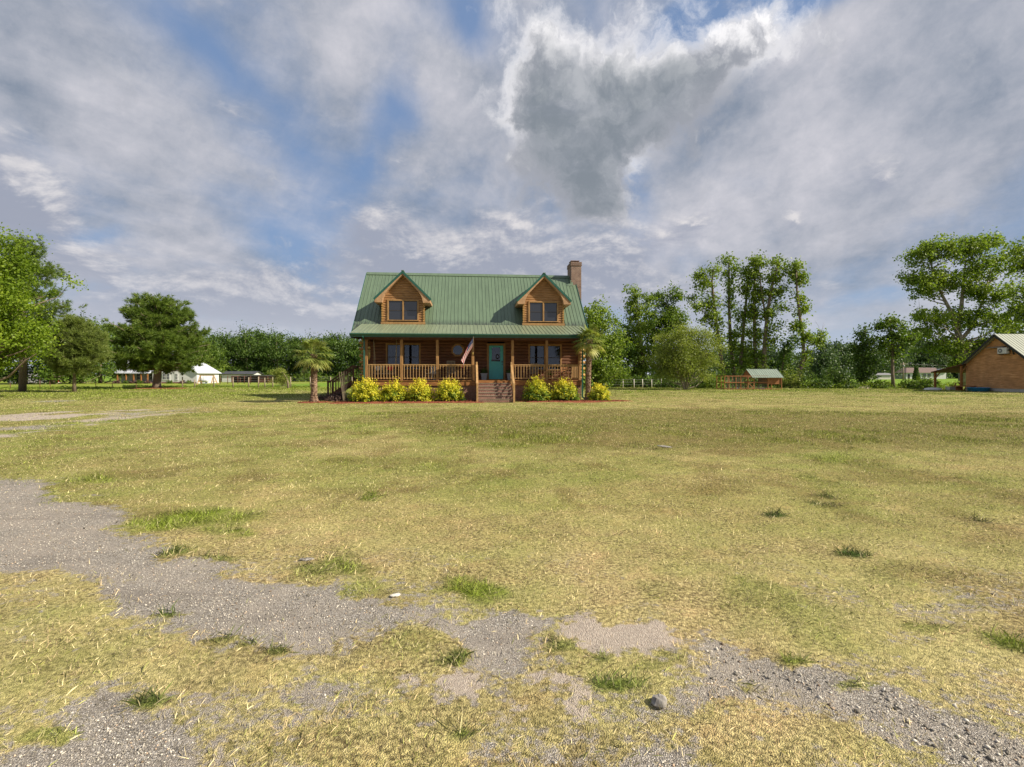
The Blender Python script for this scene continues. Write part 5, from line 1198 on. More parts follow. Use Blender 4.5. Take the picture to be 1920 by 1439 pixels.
# ------------------------------------------------------------------ right side trees
def W2(px, py, Y, x0): a = W(px, py, Y); return (a[0] - x0, 0, a[2])
x, y, z = W(1118, 704, 58)
broad_tree('bright topped broadleaf tree rising just right of the log house', (x, y, 0), [(0, 0, -.1, .3), (0, 0, 3, .22), (.2, 0, 6.5, .1), (.2, 0, 9, .03)],
    [(-.2, 0, 5.6, 2.7, 2.7, 3.2, 80), (.0, 0, 1.8, 3.0, 2.6, 1.9, 60), (-.1, 0, 7.9, 1.7, 1.7, 1.6, 26), (1.4, 0, 4.4, 1.8, 1.8, 2.0, 24)], (.24, .19), 80, .62, 'leaf_yg', 'bark', 301, .06)
x, y, z = W(1158, 704, 66)
broad_tree('dark shaded tree between the bright topped tree and the tall forked tree', (x, y, 0), [(0, 0, -.1, .25), (0, 0, 3, .2), (.1, 0, 7, .05)], [(0, 0, 4.6, 2.3, 2.3, 3.2, 60), (0, 0, 1.8, 2.4, 2.4, 1.6, 30)], (.26, .2), 70, .6, 'leaf_dark', 'bark', 302, .06)
Y = 68; x0 = W(1205, 704, Y)[0]
broad_tree('tall forked tree with leafy twin tops left of the rounded olive tree', (x0, Y, 0), [(0, 0, -.1, .3), (0, 0, 3, .24), (-.3, 0, 6, .16), (-.9, 0, 11.6, .04)],
    [W2(1186, 556, Y, x0) + (.85, .85, 1.2, 10), W2(1192, 580, Y, x0) + (1.1, 1.1, 1.5, 16), W2(1196, 620, Y, x0) + (1.7, 1.6, 2.2, 26), W2(1205, 665, Y, x0) + (2.8, 2, 2.0, 44), W2(1215, 560, Y, x0) + (.5, .5, 1.0, 5), W2(1190, 700, Y, x0) + (3.4, 2, 1.7, 46), W2(1172, 640, Y, x0) + (2.0, 1.6, 2.0, 30)],
    (.26, .2), 70, .55, 'leaf_yg', 'bark', 303, .06)
Y = 72; x0 = W(1250, 704, Y)[0]
broad_tree('broad tall tree standing behind the rounded olive tree', (x0, Y, 0), [(0, 0, -.1, .34), (0, 0, 4, .26), (.2, 0, 8, .12), (0, 0, 12, .03)],
    [W2(1238, 560, Y, x0) + (1.2, 1.2, 1.3, 12), W2(1266, 556, Y, x0) + (.9, .9, 1.1, 9), W2(1248, 590, Y, x0) + (2.5, 2, 1.8, 34), W2(1245, 630, Y, x0) + (3.6, 2.6, 2.4, 66), W2(1270, 605, Y, x0) + (1.6, 1.4, 1.3, 14), W2(1236, 680, Y, x0) + (3.8, 2.6, 2.4, 60), W2(1225, 610, Y, x0) + (2.2, 2.0, 1.8, 26)],
    (.27, .2), 72, .6, 'leaf_mid', 'bark', 304, .07)
Y = 53.5; x0 = W(1285, 704, Y)[0]
broad_tree('rounded olive green tree with several low trunks left of the chicken coop', (x0, Y, 0), [(0, 0, -.1, .14), (.25, 0, 1.2, .12), (.6, 0, 3, .08), (.9, 0, 5, .03)],
    [(-.2, 0, 3.5, 3.4, 3.2, 2.5, 120), (-.9, -.2, 5.2, 2.0, 2.0, 1.4, 34), (1.6, 0, 4.9, 2.0, 2.0, 1.4, 34), (-1.5, 0, 2.2, 2.2, 2.2, 1.2, 34), (1.7, 0, 2.6, 2.3, 2.2, 1.4, 34)], (.16, .085), 120, .5, 'leaf_olive', 'barkpale', 305, .05,
    stems=[[(-.1, 0, -.1, .13), (-.45, 0, 1.2, .11), (-1.2, 0, 3, .07), (-1.6, 0, 4.6, .02)], [(0, .1, -.1, .12), (-.1, .1, 1.4, .1), (-.2, .2, 3.2, .06), (-.1, 0, 5.4, .02)], [(.1, .05, -.1, .1), (.6, .2, 1.1, .08), (1.6, .3, 2.8, .05), (2.3, .2, 4, .02)]])
# the row of tall slender trees behind the coop
def tall(label, seed, Y, trunk_px, lobes_px, mat='leaf_yg', per=28, leaf=(.27, .20), limbs=.5, r0=.26, extra=None):
    x0 = W(trunk_px[0][0], 704, Y)[0]; n = len(trunk_px); tr_ = []
    for i, (px, py) in enumerate(trunk_px): a = W(px, py, Y); tr_.append((a[0] - x0, .15 * math.sin(i), a[2] if i else -.1, r0 * (1 - i / n) ** .8 + .02))
    lb = []
    for (px, py, rx, rz_, k) in lobes_px: a = W(px, py, Y); lb.append((a[0] - x0, 0, a[2], rx / FPX * Y * 1.0, min(rx / FPX * Y, 2.2), rz_ / FPX * Y * 1.1, int(k * 1.55)))
    if r0 > .2:
        for px, py in trunk_px[1:4]:
            a = W(px, py, Y); lb.append((a[0] - x0, 0, a[2], 9 / FPX * Y, .6, 17 / FPX * Y, 7))
    st = []
    for e in extra or []:
        q = []
        for i, (px, py, rr) in enumerate(e): a = W(px, py, Y); q.append((a[0] - x0, .1 * i, a[2], rr))
        st.append(q)
    return broad_tree(label, (x0, Y, 0), tr_, lb, leaf, per, .50, mat, 'bark', seed, .035, 'tall_tree', 'tree', 'tall slender trees behind the chicken coop', limbs, stems=st, flat=.95)
tall('tall slender tree leaning left, leftmost of the row behind the coop', 311, 64, [(1360, 727), (1356, 690), (1348, 640), (1341, 590), (1334, 530), (1337, 506)],
     [(1310, 515, 13, 12, 9), (1338, 508, 10, 10, 7), (1322, 535, 17, 13, 14), (1335, 565, 13, 16, 12), (1300, 560, 10, 8, 5), (1312, 575, 18, 8, 8), (1342, 605, 12, 16, 10), (1330, 590, 14, 8, 6), (1345, 640, 10, 12, 6), (1318, 600, 13, 6, 5)])
tall('very slender tree with a narrow crown, second in the row behind the coop', 312, 66, [(1380, 727), (1374, 680), (1370, 630), (1367, 570), (1366, 520), (1366, 486)],
     [(1366, 492, 11, 11, 9), (1367, 520, 13, 13, 11), (1369, 548, 11, 12, 7), (1372, 585, 8, 14, 5), (1374, 650, 10, 14, 8), (1376, 628, 8, 8, 4)])
tall('slender tree with a bushy lower stem, third in the row behind the coop', 313, 65, [(1388, 727), (1389, 690), (1392, 650), (1396, 600), (1400, 545), (1404, 510)],
     [(1392, 508, 11, 9, 7), (1398, 545, 12, 14, 10), (1394, 590, 13, 14, 10), (1392, 625, 13, 10, 8), (1386, 650, 10, 8, 5), (1398, 680, 14, 14, 10), (1404, 655, 8, 10, 5)])
tall('tallest dense crowned tree in the middle of the row behind the coop', 314, 64, [(1420, 727), (1419, 690), (1416, 640), (1414, 580), (1414, 530), (1418, 490)],
     [(1418, 494, 17, 11, 14), (1412, 520, 17, 15, 18), (1416, 552, 14, 15, 14), (1415, 585, 12, 16, 11), (1414, 625, 10, 14, 7), (1416, 665, 10, 12, 6)], per=38)
tall('tall tree with a broad right leaning crown, fifth in the row behind the coop', 315, 63, [(1434, 727), (1433, 680), (1436, 630), (1440, 580), (1448, 530), (1460, 492)],
     [(1460, 494, 13, 10, 10), (1452, 520, 13, 14, 14), (1444, 550, 13, 14, 12), (1466, 548, 14, 8, 8), (1462, 575, 13, 7, 7), (1440, 590, 12, 12, 9), (1450, 615, 11, 10, 7), (1445, 640, 12, 9, 7), (1478, 510, 9, 9, 5), (1490, 520, 8, 10, 4)], r0=.30,
     extra=[[(1436, 600, .12), (1428, 540, .08), (1424, 500, .03)]])
tall('crooked slender tree with a side limb, rightmost of the row behind the coop', 316, 62, [(1500, 727), (1499, 700), (1508, 672), (1506, 630), (1498, 590), (1493, 545), (1492, 500)],
     [(1493, 497, 10, 9, 8), (1498, 520, 12, 11, 9), (1508, 530, 8, 6, 4), (1497, 560, 9, 9, 6), (1504, 580, 12, 9, 8), (1490, 610, 10, 10, 6), (1502, 615, 10, 8, 6), (1516, 634, 13, 9, 10), (1535, 640, 10, 7, 7), (1542, 628, 5, 6, 4), (1512, 664, 5, 5, 3)], per=30,
     extra=[[(1501, 690, .1), (1512, 672, .07), (1516, 650, .05), (1530, 644, .03), (1540, 628, .02)], [(1536, 638, .02), (1542, 618, .012), (1549, 608, .006)], [(1538, 632, .02), (1536, 612, .012), (1530, 602, .006)], [(1541, 622, .012), (1545, 605, .006)]])
tall('small tree of loose leaves between the coop and the crooked tree', 317, 66, [(1466, 727), (1468, 690), (1472, 660), (1480, 640)], [(1478, 645, 12, 8, 8), (1468, 660, 12, 8, 8), (1474, 680, 14, 12, 12), (1488, 632, 6, 5, 3), (1480, 705, 16, 12, 12)], 'leaf_dark', r0=.12)
# middle right pair, large shade tree and the tree at the frame edge
tall('dark narrow tree in the weeds, left of the slim trunked tree', 321, 60, [(1622, 727), (1620, 690), (1620, 650), (1621, 618)], [(1620, 625, 10, 10, 8), (1616, 650, 17, 12, 16), (1608, 655, 12, 8, 8), (1622, 680, 20, 16, 26), (1620, 705, 18, 14, 20), (1636, 640, 8, 7, 5)], 'leaf_dark', r0=.14)
tall('slim trunked tree with an open crown in front of the far treeline', 322, 58, [(1675, 729), (1675, 700), (1675, 660), (1672, 630), (1668, 600)], [(1668, 606, 14, 9, 11), (1655, 612, 11, 7, 7), (1686, 612, 10, 8, 7), (1672, 632, 20, 10, 16), (1690, 640, 15, 10, 10), (1655, 645, 15, 10, 10), (1676, 662, 14, 8, 8), (1706, 632, 10, 8, 6)], 'leaf_mid', r0=.17)
Y = 72; x0 = W(1806, 704, Y)[0]
LB = [(1712, 480, 24, 20, 20), (1745, 465, 24, 22, 22), (1775, 480, 18, 24, 16), (1700, 525, 22, 20, 20), (1722, 545, 26, 16, 18), (1750, 520, 24, 22, 20), (1815, 465, 28, 22, 26), (1855, 455, 28, 16, 22), (1835, 500, 30, 24, 28), (1880, 500, 18, 24, 16), (1790, 530, 24, 24, 18), (1830, 545, 30, 26, 26), (1870, 550, 26, 26, 22),
      (1712, 590, 18, 12, 12), (1740, 600, 22, 14, 14), (1715, 625, 18, 12, 12), (1765, 620, 20, 14, 12), (1800, 590, 24, 22, 16), (1845, 600, 30, 26, 28), (1885, 610, 26, 28, 24), (1780, 650, 22, 14, 14), (1840, 650, 36, 22, 34), (1800, 680, 26, 16, 18), (1890, 650, 26, 16, 18), (1745, 650, 20, 14, 10)]
lb = [(lambda a: (a[0] - x0, 0, a[2]))(W(px, py, Y)) + (rx / FPX * Y * .95, 2.6, rz_ / FPX * Y * .9, int(k * 1.3)) for px, py, rx, rz_, k in [(q[0] + max(0, (1770 - q[0]) * .22),) + q[1:] for q in LB]]
def S(*pts): return [((lambda a: (a[0] - x0, .25 * i, a[2]))(W(px, py, Y)) + (rr,)) for i, (px, py, rr) in enumerate(pts)]
broad_tree('very large spreading shade tree with pale forking limbs behind the brown shed', (x0, Y, 0), [(0, 0, -.1, .62), (0, 0, 2.0, .5)] + S((1803, 650, .42), (1796, 612, .36)), lb, (.31, .23), 50, .62, 'leaf_yg', 'barkpale', 330, .07, 'shade_tree', limbs=.4, flat=.9,
    stems=[S((1797, 615, .32), (1786, 585, .24), (1768, 545, .16), (1756, 500, .1), (1745, 465, .04)), S((1797, 612, .3), (1806, 570, .24), (1812, 530, .16), (1820, 480, .06)), S((1800, 640, .28), (1828, 610, .2), (1850, 560, .14), (1868, 500, .05)), S((1790, 590, .16), (1768, 588, .1), (1735, 595, .05)), S((1770, 550, .12), (1740, 530, .08), (1705, 520, .04))])
Y = 66; x0 = W(1935, 704, Y)[0]
lb = [(lambda a: (a[0] - x0, 0, a[2]))(W(px, py, Y)) + (rx / FPX * Y, 2.4, rz_ / FPX * Y, k) for px, py, rx, rz_, k in ((1915, 465, 18, 16, 12), (1940, 490, 30, 30, 30), (1950, 550, 40, 36, 40), (1915, 590, 26, 30, 24), (1930, 640, 34, 26, 34))]
broad_tree('leafy tree cut by the right edge of the picture above the shed roof', (x0, Y, 0), [(0, 0, -.1, .4), (0, 0, 6, .3), (.4, 0, 12, .12), (.2, 0, 16, .03)], lb, (.30, .22), 76, .7, 'leaf_yg', 'bark', 331, .08)
# hedgerow bushes between lawn and fields
HB = 'wild bushes along the edge of the lawn'
def bush(px, Y, rx, h, mat, lab, seed, leaf=(.17, .11)):
    x, y, z = W(px, 704, Y); shrub(lab, (x, y, 0), rx, rx * .8, h, mat, seed, 90, 20, leaf, 'bush', 'bush', HB)
for i, (px, Y, rx, h, mat, lab) in enumerate((
    (1175, 63, 1.8, 1.9, 'leaf_mid', 'wild bush under the tall forked tree'), (1205, 62, 1.7, 1.6, 'leaf_dark', 'dark wild bush behind the wire gate posts'), (1232, 62, 1.8, 2.2, 'leaf_dark', 'dark wild bush left of the rounded olive tree'), (1262, 60, 1.6, 1.5, 'leaf_dark', 'shaded bush behind the olive tree trunks'), (1310, 60, 1.9, 1.8, 'leaf_dark', 'shaded bush just right of the olive tree trunks'),
    (1335, 58, 1.5, 1.7, 'leaf_yg', 'light green bush between the olive tree and the coop run'), (1352, 62, 1.8, 2.2, 'leaf_mid', 'bush behind the left end of the coop run'), (1378, 63, 1.7, 2.2, 'leaf_dark', 'dark bush behind the coop run'), (1402, 62, 1.8, 2.4, 'leaf_mid', 'bush behind the braced coop gate'), (1432, 62, 1.9, 3.0, 'leaf_yg', 'light green bush rising behind the coop roof'),
    (1462, 61, 1.6, 2.4, 'leaf_mid', 'bush right behind the coop house'), (1482, 60, 1.8, 2.4, 'leaf_olive', 'olive bush between the coop and the crooked tree'), (1520, 59, 1.7, 1.9, 'leaf_mid', 'mid green bush right of the crooked trunk'), (1540, 58, 1.4, 1.8, 'leaf_dark', 'dark bush, the second right of the crooked trunk'), (1566, 59, 1.7, 2.8, 'leaf_mid', 'tall pointed bush beside the sawn stump'),
    (1586, 58, 1.4, 1.6, 'leaf_dark', 'dark bush directly behind the sawn stump'), (1646, 58, 1.2, 1.0, 'leaf_mid', 'low weeds bush behind the sand pile'), (1702, 58, 1.0, 1.1, 'leaf_mid', 'low bush right of the slim trunked tree'), (1725, 57, 1.2, .9, 'leaf_dark', 'low dark bush behind the concrete block'), (1745, 58, 1.1, 1.3, 'leaf_mid', 'low bush left of the shed lean-to'),
    (1656, 60, 1.0, .9, 'leaf_yg', 'light weedy bush left of the slim trunk'))):
    bush(px, Y, rx, h, mat, lab, 400 + i)
# weeds edging the field on the right: nobody could count them
r_ = np.random.default_rng(77); n = 9000; px = 1500 + 300 * r_.random(n); Yy = 57 + 6 * r_.random(n); C = np.stack([(px - 960) / FPX * Yy, Yy, .9 * r_.random(n) ** 1.5 * (.4 + .6 * vnoise(px * .06, Yy * .3, 5))], 1)
V, F, A = leaf_quads(r_, C, C * 0 + [0, 0, 1], .18, .09); o = npmesh('weeds', V, F, M['leaf_yg'], None, {'var': A}); tag(o, 'strip of knee high weeds between the mown lawn and the bright field', 'weeds', kind='stuff')
n = 16000; px = -40 + 640 * r_.random(n); Yy = np.where(px < 230, 53 + 4 * r_.random(n), 62.8 + 2.5 * r_.random(n)); C = np.stack([(px - 960) / FPX * Yy, Yy, .35 * r_.random(n) ** 1.5 * (.3 + .9 * vnoise(px * .05, Yy * .5, 6))], 1)
V, F, A = leaf_quads(r_, C, C * 0 + [0, 0, 1], .15, .07); o = npmesh('weeds', V, F, M['leaf_yg'], None, {'var': A}); tag(o, 'unmown grassy strip along the wire fence at left', 'weeds', kind='stuff')
# far treeline on the right
FT = 'trees of the far treeline at right'
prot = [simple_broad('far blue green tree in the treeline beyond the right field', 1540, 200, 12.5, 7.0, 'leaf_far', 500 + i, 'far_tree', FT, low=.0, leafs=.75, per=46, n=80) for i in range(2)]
i = 0
FTL = sorted(((1352, 190, 11.5), (1378, 200, 11), (1400, 190, 12), (1446, 195, 12.5), (1474, 190, 11), (1530, 230, 9.5), (1548, 195, 13), (1572, 200, 14.5), (1598, 205, 13.5), (1640, 210, 13), (1662, 225, 14), (1690, 230, 17), (1716, 235, 18.5), (1742, 230, 18), (1768, 240, 18), (1800, 235, 17), (1840, 230, 16), (1880, 235, 16), (1920, 230, 16), (1305, 185, 11), (1270, 190, 11), (1505, 260, 6)))
for px, Y, H in FTL:
    x, y, z = W(px, 704, Y); o = prot[i % 2]; lab = ORD[i] + ' tree from the left in the far blue green treeline at right'
    if i < 2: o.location = (x, y, 0); o.scale = (1, 1, H / 12.5); o['label'] = lab
    else: copy_tree(o, None, (x, y, 0), i * 1.9, lab, (1.05, 1.05, H / 12.5))
    i += 1

# ================================================================== things around the lawn
def wpos(px, Y): return ((px - 960) / FPX * Y, Y)
# paddock fence: posts as parts, wires as one part
def fence(name, label, posts, h, rp, mat, wires, cat='fence', jitter=.03, square=False):
    x0, y0 = posts[0][0], posts[0][1]; t = thing(name, label, cat, (x0, y0, 0)); r = random.Random(len(posts)); tops = []
    for (x, y, *hh) in posts:
        H = hh[0] if hh else h; mb = MB(); dx, dy = r.uniform(-jitter, jitter), r.uniform(-jitter, jitter)
        if square: mb.beam((x - x0, y - y0, -.1), (x - x0 + dx, y - y0 + dy, H), rp * 2, rp * 2)
        else: mb.tube([(x - x0, y - y0, -.1), (x - x0 + dx, y - y0 + dy, H)], [rp, rp * .9], 7)
        mb.build('post', M[mat], t); tops.append((x - x0, y - y0))
    mb = MB()
    for z, rr in wires:
        for a, b in zip(tops[:-1], tops[1:]): mb.tube([(a[0], a[1], z), ((a[0] + b[0]) / 2, (a[1] + b[1]) / 2, z - .02), (b[0], b[1], z)], rr, 3, caps=False)
    mb.build('wires', M['wire'], t); return t
Yf = 62.5
fence('paddock_fence', 'paddock fence of round weathered wooden posts and wire beside the bright pasture', [(*wpos(p, Yf), h) for p, h in ((342, 1.3), (365, 1.0), (401, 1.45), (437, 1.25), (466, 1.25), (484.5, 1.3), (496.7, 1.2), (511.4, 1.3), (545, 1.3), (582, 1.3), (620, 1.3), (660, 1.3))], 1.3, .075, 'greyed', [(.3, .008), (.6, .008), (.9, .008), (1.15, .008)])
fence('rail_fence', 'long pale post and rail fence far behind the paddock', [(*wpos(p, 122), 1.15) for p in np.arange(384, 690, 8.4)], 1.15, .06, 'offwhite', [(1.1, .05), (.6, .03)], square=True)
fence('wire_fence', 'low wire fence on thin dark stakes crossing the left lawn', [(*wpos(p, 54), h) for p, h in ((-60, .8), (20, .7), (75, 1.1), (95, .85), (181, .7), (213, .7), (255, .6))], .8, .03, 'darkwood', [(.5, .006)], jitter=.12)
fence('garden_fence', 'wire fence on pale posts right of the log house under the trees', [(*wpos(p, 60), 1.05) for p in (1118, 1132, 1168, 1189, 1205, 1222, 1240)], 1.05, .055, 'offwhite', [(.4, .01), (.7, .01), (1.0, .01)])
fence('pen_fence', 'inner pen fence of dark posts in front of the low dark shelter', [(*wpos(p, 90), 1.4) for p in (413, 427, 446, 458, 470, 486, 502, 518, 532)], 1.45, .06, 'darkwood', [(.5, .015), (1.0, .015), (1.4, .03)])
# swing set
x, y = wpos(388, 66); t = thing('swing_set', 'wooden A-frame swing set beside the white house', 'swing set', (x, y, 0))
mb = MB(); mb.beam((-.95, 0, 1.5), (.95, 0, 1.5), .09, .12); mb.build('top_beam', M['rail'], t)
for s in (-1, 1):
    mb = MB()
    for q in (-1, 1): mb.beam((s * .85, 0, 1.5), (s * (1.0 + .12 * q), q * .75, 0), .08, .08)
    mb.beam((s * .98, -.38, .7), (s * .98, .38, .7), .05, .08); mb.build('leg_frame', M['rail'], t)
mb = MB()
for x_ in (-.45, -.1): mb.tube([(x_, 0, 1.45), (x_, 0, .5)], .012, 4)
mb.box(-.48, -.07, -.1, .1, .46, .5); mb.build('swing_seat', M['blue'], t)
# propane tank
x, y = wpos(382, 92); t = thing('propane_tank', 'white horizontal propane tank behind the swing set', 'tank', (x, y, 0))
mb = MB(); mb.tube([(-.85, 0, .62), (-.8, 0, .62), (-.66, 0, .62), (.66, 0, .62), (.8, 0, .62), (.85, 0, .62)], [.08, .28, .4, .4, .28, .08], 16); mb.build('tank_body', M['white'], t)
for s in (-.45, .45): mb = MB(); mb.box(s - .06, s + .06, -.25, .25, 0, .26); mb.build('leg', M['greywall'], t)
mb = MB(); mb.tube([(0, 0, 1.0), (0, 0, 1.14)], .12, 10); mb.build('valve_dome', M['white'], t)
# gable building helper
def gable_roof(mb, x0, x1, y0, y1, ze, zr, ov=.35, th=.12, axis='x'):
    ym, xm = (y0 + y1) / 2, (x0 + x1) / 2
    if axis == 'x':
        for s, ya in ((-1, y0 - ov), (1, y1 + ov)):
            k = (zr - ze) / (ym - y0); zo = ze - ov * k; p = [(x0 - ov, ya, zo), (x1 + ov, ya, zo), (x1 + ov, ym, zr), (x0 - ov, ym, zr)]
            q = [(a, b, c - th) for a, b, c in p]; f = [(0, 1, 2, 3), (7, 6, 5, 4), (0, 4, 5, 1), (1, 5, 6, 2), (2, 6, 7, 3), (3, 7, 4, 0)]; mb.add(p + q, f if s < 0 else [tuple(reversed(i)) for i in f])
    else:
        for s, xa in ((-1, x0 - ov), (1, x1 + ov)):
            k = (zr - ze) / (xm - x0); zo = ze - ov * k; p = [(xa, y0 - ov, zo), (xa, y1 + ov, zo), (xm, y1 + ov, zr), (xm, y0 - ov, zr)]
            q = [(a, b, c - th) for a, b, c in p]; f = [(0, 1, 2, 3), (7, 6, 5, 4), (0, 4, 5, 1), (1, 5, 6, 2), (2, 6, 7, 3), (3, 7, 4, 0)]; mb.add(p + q, f if s > 0 else [tuple(reversed(i)) for i in f])
def gable_walls(mb, x0, x1, y0, y1, ze, zr, axis='x'):
    if axis == 'x': mb.prism([(y0, 0), (y1, 0), (y1, ze), ((y0 + y1) / 2, zr - .1), (y0, ze)], 'x', x0, x1)
    else: mb.prism([(x0, 0), (x1, 0), (x1, ze), ((x0 + x1) / 2, zr - .1), (x0, ze)], 'y', y0, y1)
def pane_window(parent, x0, x1, y, z0, z1, trim='white'):
    mb = MB(); mb.box(x0 - .08, x1 + .08, y - .06, y, z0 - .08, z1 + .08); mb.box(x0 - .12, x1 + .12, y - .09, y, z0 - .14, z0 - .08); f = mb.build('window', M[trim], parent)
    mb = MB(); mb.box(x0, x1, y - .07, y - .01, z0, z1); mb.build('pane', M['darkglass'], f)
    mb = MB(); xm, zm = (x0 + x1) / 2, (z0 + z1) / 2; mb.box(xm - .02, xm + .02, y - .085, y - .071, z0, z1); mb.box(x0, x1, y - .088, y - .0712, zm - .02, zm + .02); mb.build('muntin', M[trim], f)
# white ranch house at left
Yw = 93; bx = lambda px: (px - 960) / FPX * Yw
t = thing('white_house', 'low white house with pale metal roof and front porch behind the big pine', 'house', (bx(285), Yw, 0)); ox = bx(285)
gx0, gx1 = bx(286) - ox, bx(369) - ox
mb = MB(); gable_walls(mb, gx0, gx1, 0, 7, 2.15, 4.4, 'y'); mb.box(bx(207) - ox, gx0, 2.6, 9, 0, 2.3); mb.build('wall', M['white'], t)
mb = MB(); gable_roof(mb, gx0, gx1, 0, 7, 2.15, 4.5, .35, .12, 'y'); gable_roof(mb, bx(205) - ox, gx0 + 1.5, 2.0, 9, 2.3, 4.8, .4, .12, 'x'); mb.build('roof', M['whitemetal'], t)
mb = MB(); mb.add([(bx(225) - ox, -1.0, 1.95), (gx0 - .05, -1.0, 1.95), (gx0 - .05, 2.3, 2.6), (bx(225) - ox, 2.3, 2.6), (bx(225) - ox, -1.0, 1.8), (gx0 - .05, -1.0, 1.8), (gx0 - .05, 2.3, 2.45), (bx(225) - ox, 2.3, 2.45)], [(0, 1, 2, 3), (7, 6, 5, 4), (0, 4, 5, 1), (1, 5, 6, 2), (2, 6, 7, 3), (3, 7, 4, 0)]); mb.build('porch_roof', M['whitemetal'], t)
for px in (227, 243, 257, 271, 283): mb = MB(); mb.cbox(bx(px) - ox, -.85, .92, .16, .16, 1.84); mb.build('porch_post', M['deck'], t)
mb = MB(); mb.box(bx(207) - ox, gx0 - .02, -1.0, 2.58, 0, .14); mb.build('porch_floor', M['brick'], t)
for a, b in ((238, 246), (262, 268), (274, 279)): pane_window(t, bx(a) - ox, bx(b) - ox, 2.58, .7, 1.8)
for a, b in ((306, 311), (313, 318), (330, 333)): pane_window(t, bx(a) - ox, bx(b) - ox, -.001, .75, 1.75)
mb = MB(); mb.box(gx0 + .02, gx1 - .02, -.05, -.003, 0, .28); mb.build('foundation', M['brick'], t)
for i, px in enumerate((218, 236, 250, 262, 277, 318, 342, 355)):
    x, y = wpos(px, 91.2); shrub(ORD[i] + (' low rusty foundation bush' if i % 2 == 0 else ' low green foundation bush') + ' from the left along the white house', (x, y, 0), .7, .6, .75, ('leaf_purple', 'leaf_mid')[i % 2], 600 + i, 40, 12, (.16, .1), 'foundation_bush', 'bush', 'foundation bushes at the white house')
# grey garage under the trees, red hutch
Yg = 98; bx = lambda px: (px - 960) / FPX * Yg; ox = bx(30)
t = thing('garage', 'grey open garage in the shade of the trees at the far left', 'garage', (ox, Yg, 0))
mb = MB(); mb.box(bx(14) - ox, bx(28) - ox, 0, .2, 0, 1.7); mb.box(bx(42) - ox, bx(47) - ox, 0, .2, 0, 1.7); mb.box(bx(14) - ox, bx(47) - ox, 0, .2, 1.45, 1.8); mb.box(bx(14) - ox, bx(14) - ox + .2, .2, 5, 0, 1.8); mb.box(bx(47) - ox - .2, bx(47) - ox, .2, 5, 0, 1.8); mb.box(bx(14) - ox, bx(47) - ox, 5, 5.2, 0, 1.8); mb.build('wall', M['greywall'], t)
mb = MB(); gable_roof(mb, bx(14) - ox, bx(47) - ox, 0, 5.2, 1.8, 2.9); mb.build('roof', M['darkroof'], t)
Yr = 103; x, y = wpos(103.5, Yr); t = thing('red_hutch', 'small bright red hutch with a cream base standing under the trees at left', 'hutch', (x, y, 0))
mb = MB(); mb.box(-.72, .72, -.4, .4, .2, 1.42); mb.build('body', M['red'], t)
mb = MB(); mb.box(-.76, .76, -.44, .44, 0, .2); mb.build('base', M['offwhite'], t)
mb = MB(); mb.box(.66, .74, -.43, -.402, .2, 1.3); mb.box(-.74, -.66, -.43, -.402, .2, 1.3); mb.build('frame', M['offwhite'], t)
mb = MB(); mb.box(-.5, .5, -.43, -.405, .45, 1.15); mb.build('dark_panel', plain('dark_red', (.2, .01, .015), .6, .3, .5, nscale=8), t)
mb = MB(); mb.prism([(-.55, 1.4), (.55, 1.4), (.55, 1.46), (0, 1.62), (-.55, 1.46)], 'x', -.8, .8); mb.build('roof', M['darkwood'], t)
# white shed with dark roof, low dark shelter
Ys = 113; bx = lambda px: (px - 960) / FPX * Ys; ox = bx(445)
t = thing('white_shed', 'long white shed with a dark grey roof in front of the tree line', 'shed', (ox, Ys, 0))
mb = MB(); mb.box(bx(416) - ox, bx(474) - ox, 0, 4, 0, 1.85); mb.prism([(0, 1.85), (4, 1.85), (2, 2.3)], 'x', bx(416) - ox, bx(474) - ox); mb.build('wall', M['white'], t)
mb = MB(); gable_roof(mb, bx(416) - ox, bx(474) - ox, 0, 4, 1.88, 2.4, .3); mb.build('roof', M['darkroof'], t)
Ys = 105; bx = lambda px: (px - 960) / FPX * Ys; ox = bx(480)
t = thing('animal_shelter', 'low dark open animal shelter inside the paddock', 'shelter', (ox, Ys, 0))
mb = MB(); mb.box(bx(434) - ox, bx(524) - ox, 2.9, 3.0, 0, 1.3); mb.box(bx(434) - ox, bx(434) - ox + .1, 0, 2.9, 0, 1.35); mb.box(bx(486) - ox, bx(510) - ox, .02, .1, 0, 1.3); mb.build('wall', M['darkwood'], t)
mb = MB(); mb.prism([(-.3, 1.58), (3.2, 1.35), (3.2, 1.27), (-.3, 1.5)], 'x', bx(451) - ox, bx(526) - ox); mb.prism([(-.1, 1.25), (3.2, 1.1), (3.2, 1.03), (-.1, 1.18)], 'x', bx(433) - ox, bx(452) - ox); mb.build('roof', M['darkroof'], t)
for px in (435, 451, 468, 486, 503, 524): mb = MB(); mb.cbox(bx(px) - ox, -.1, .68, .12, .12, 1.36); mb.build('post', M['darkwood'], t)
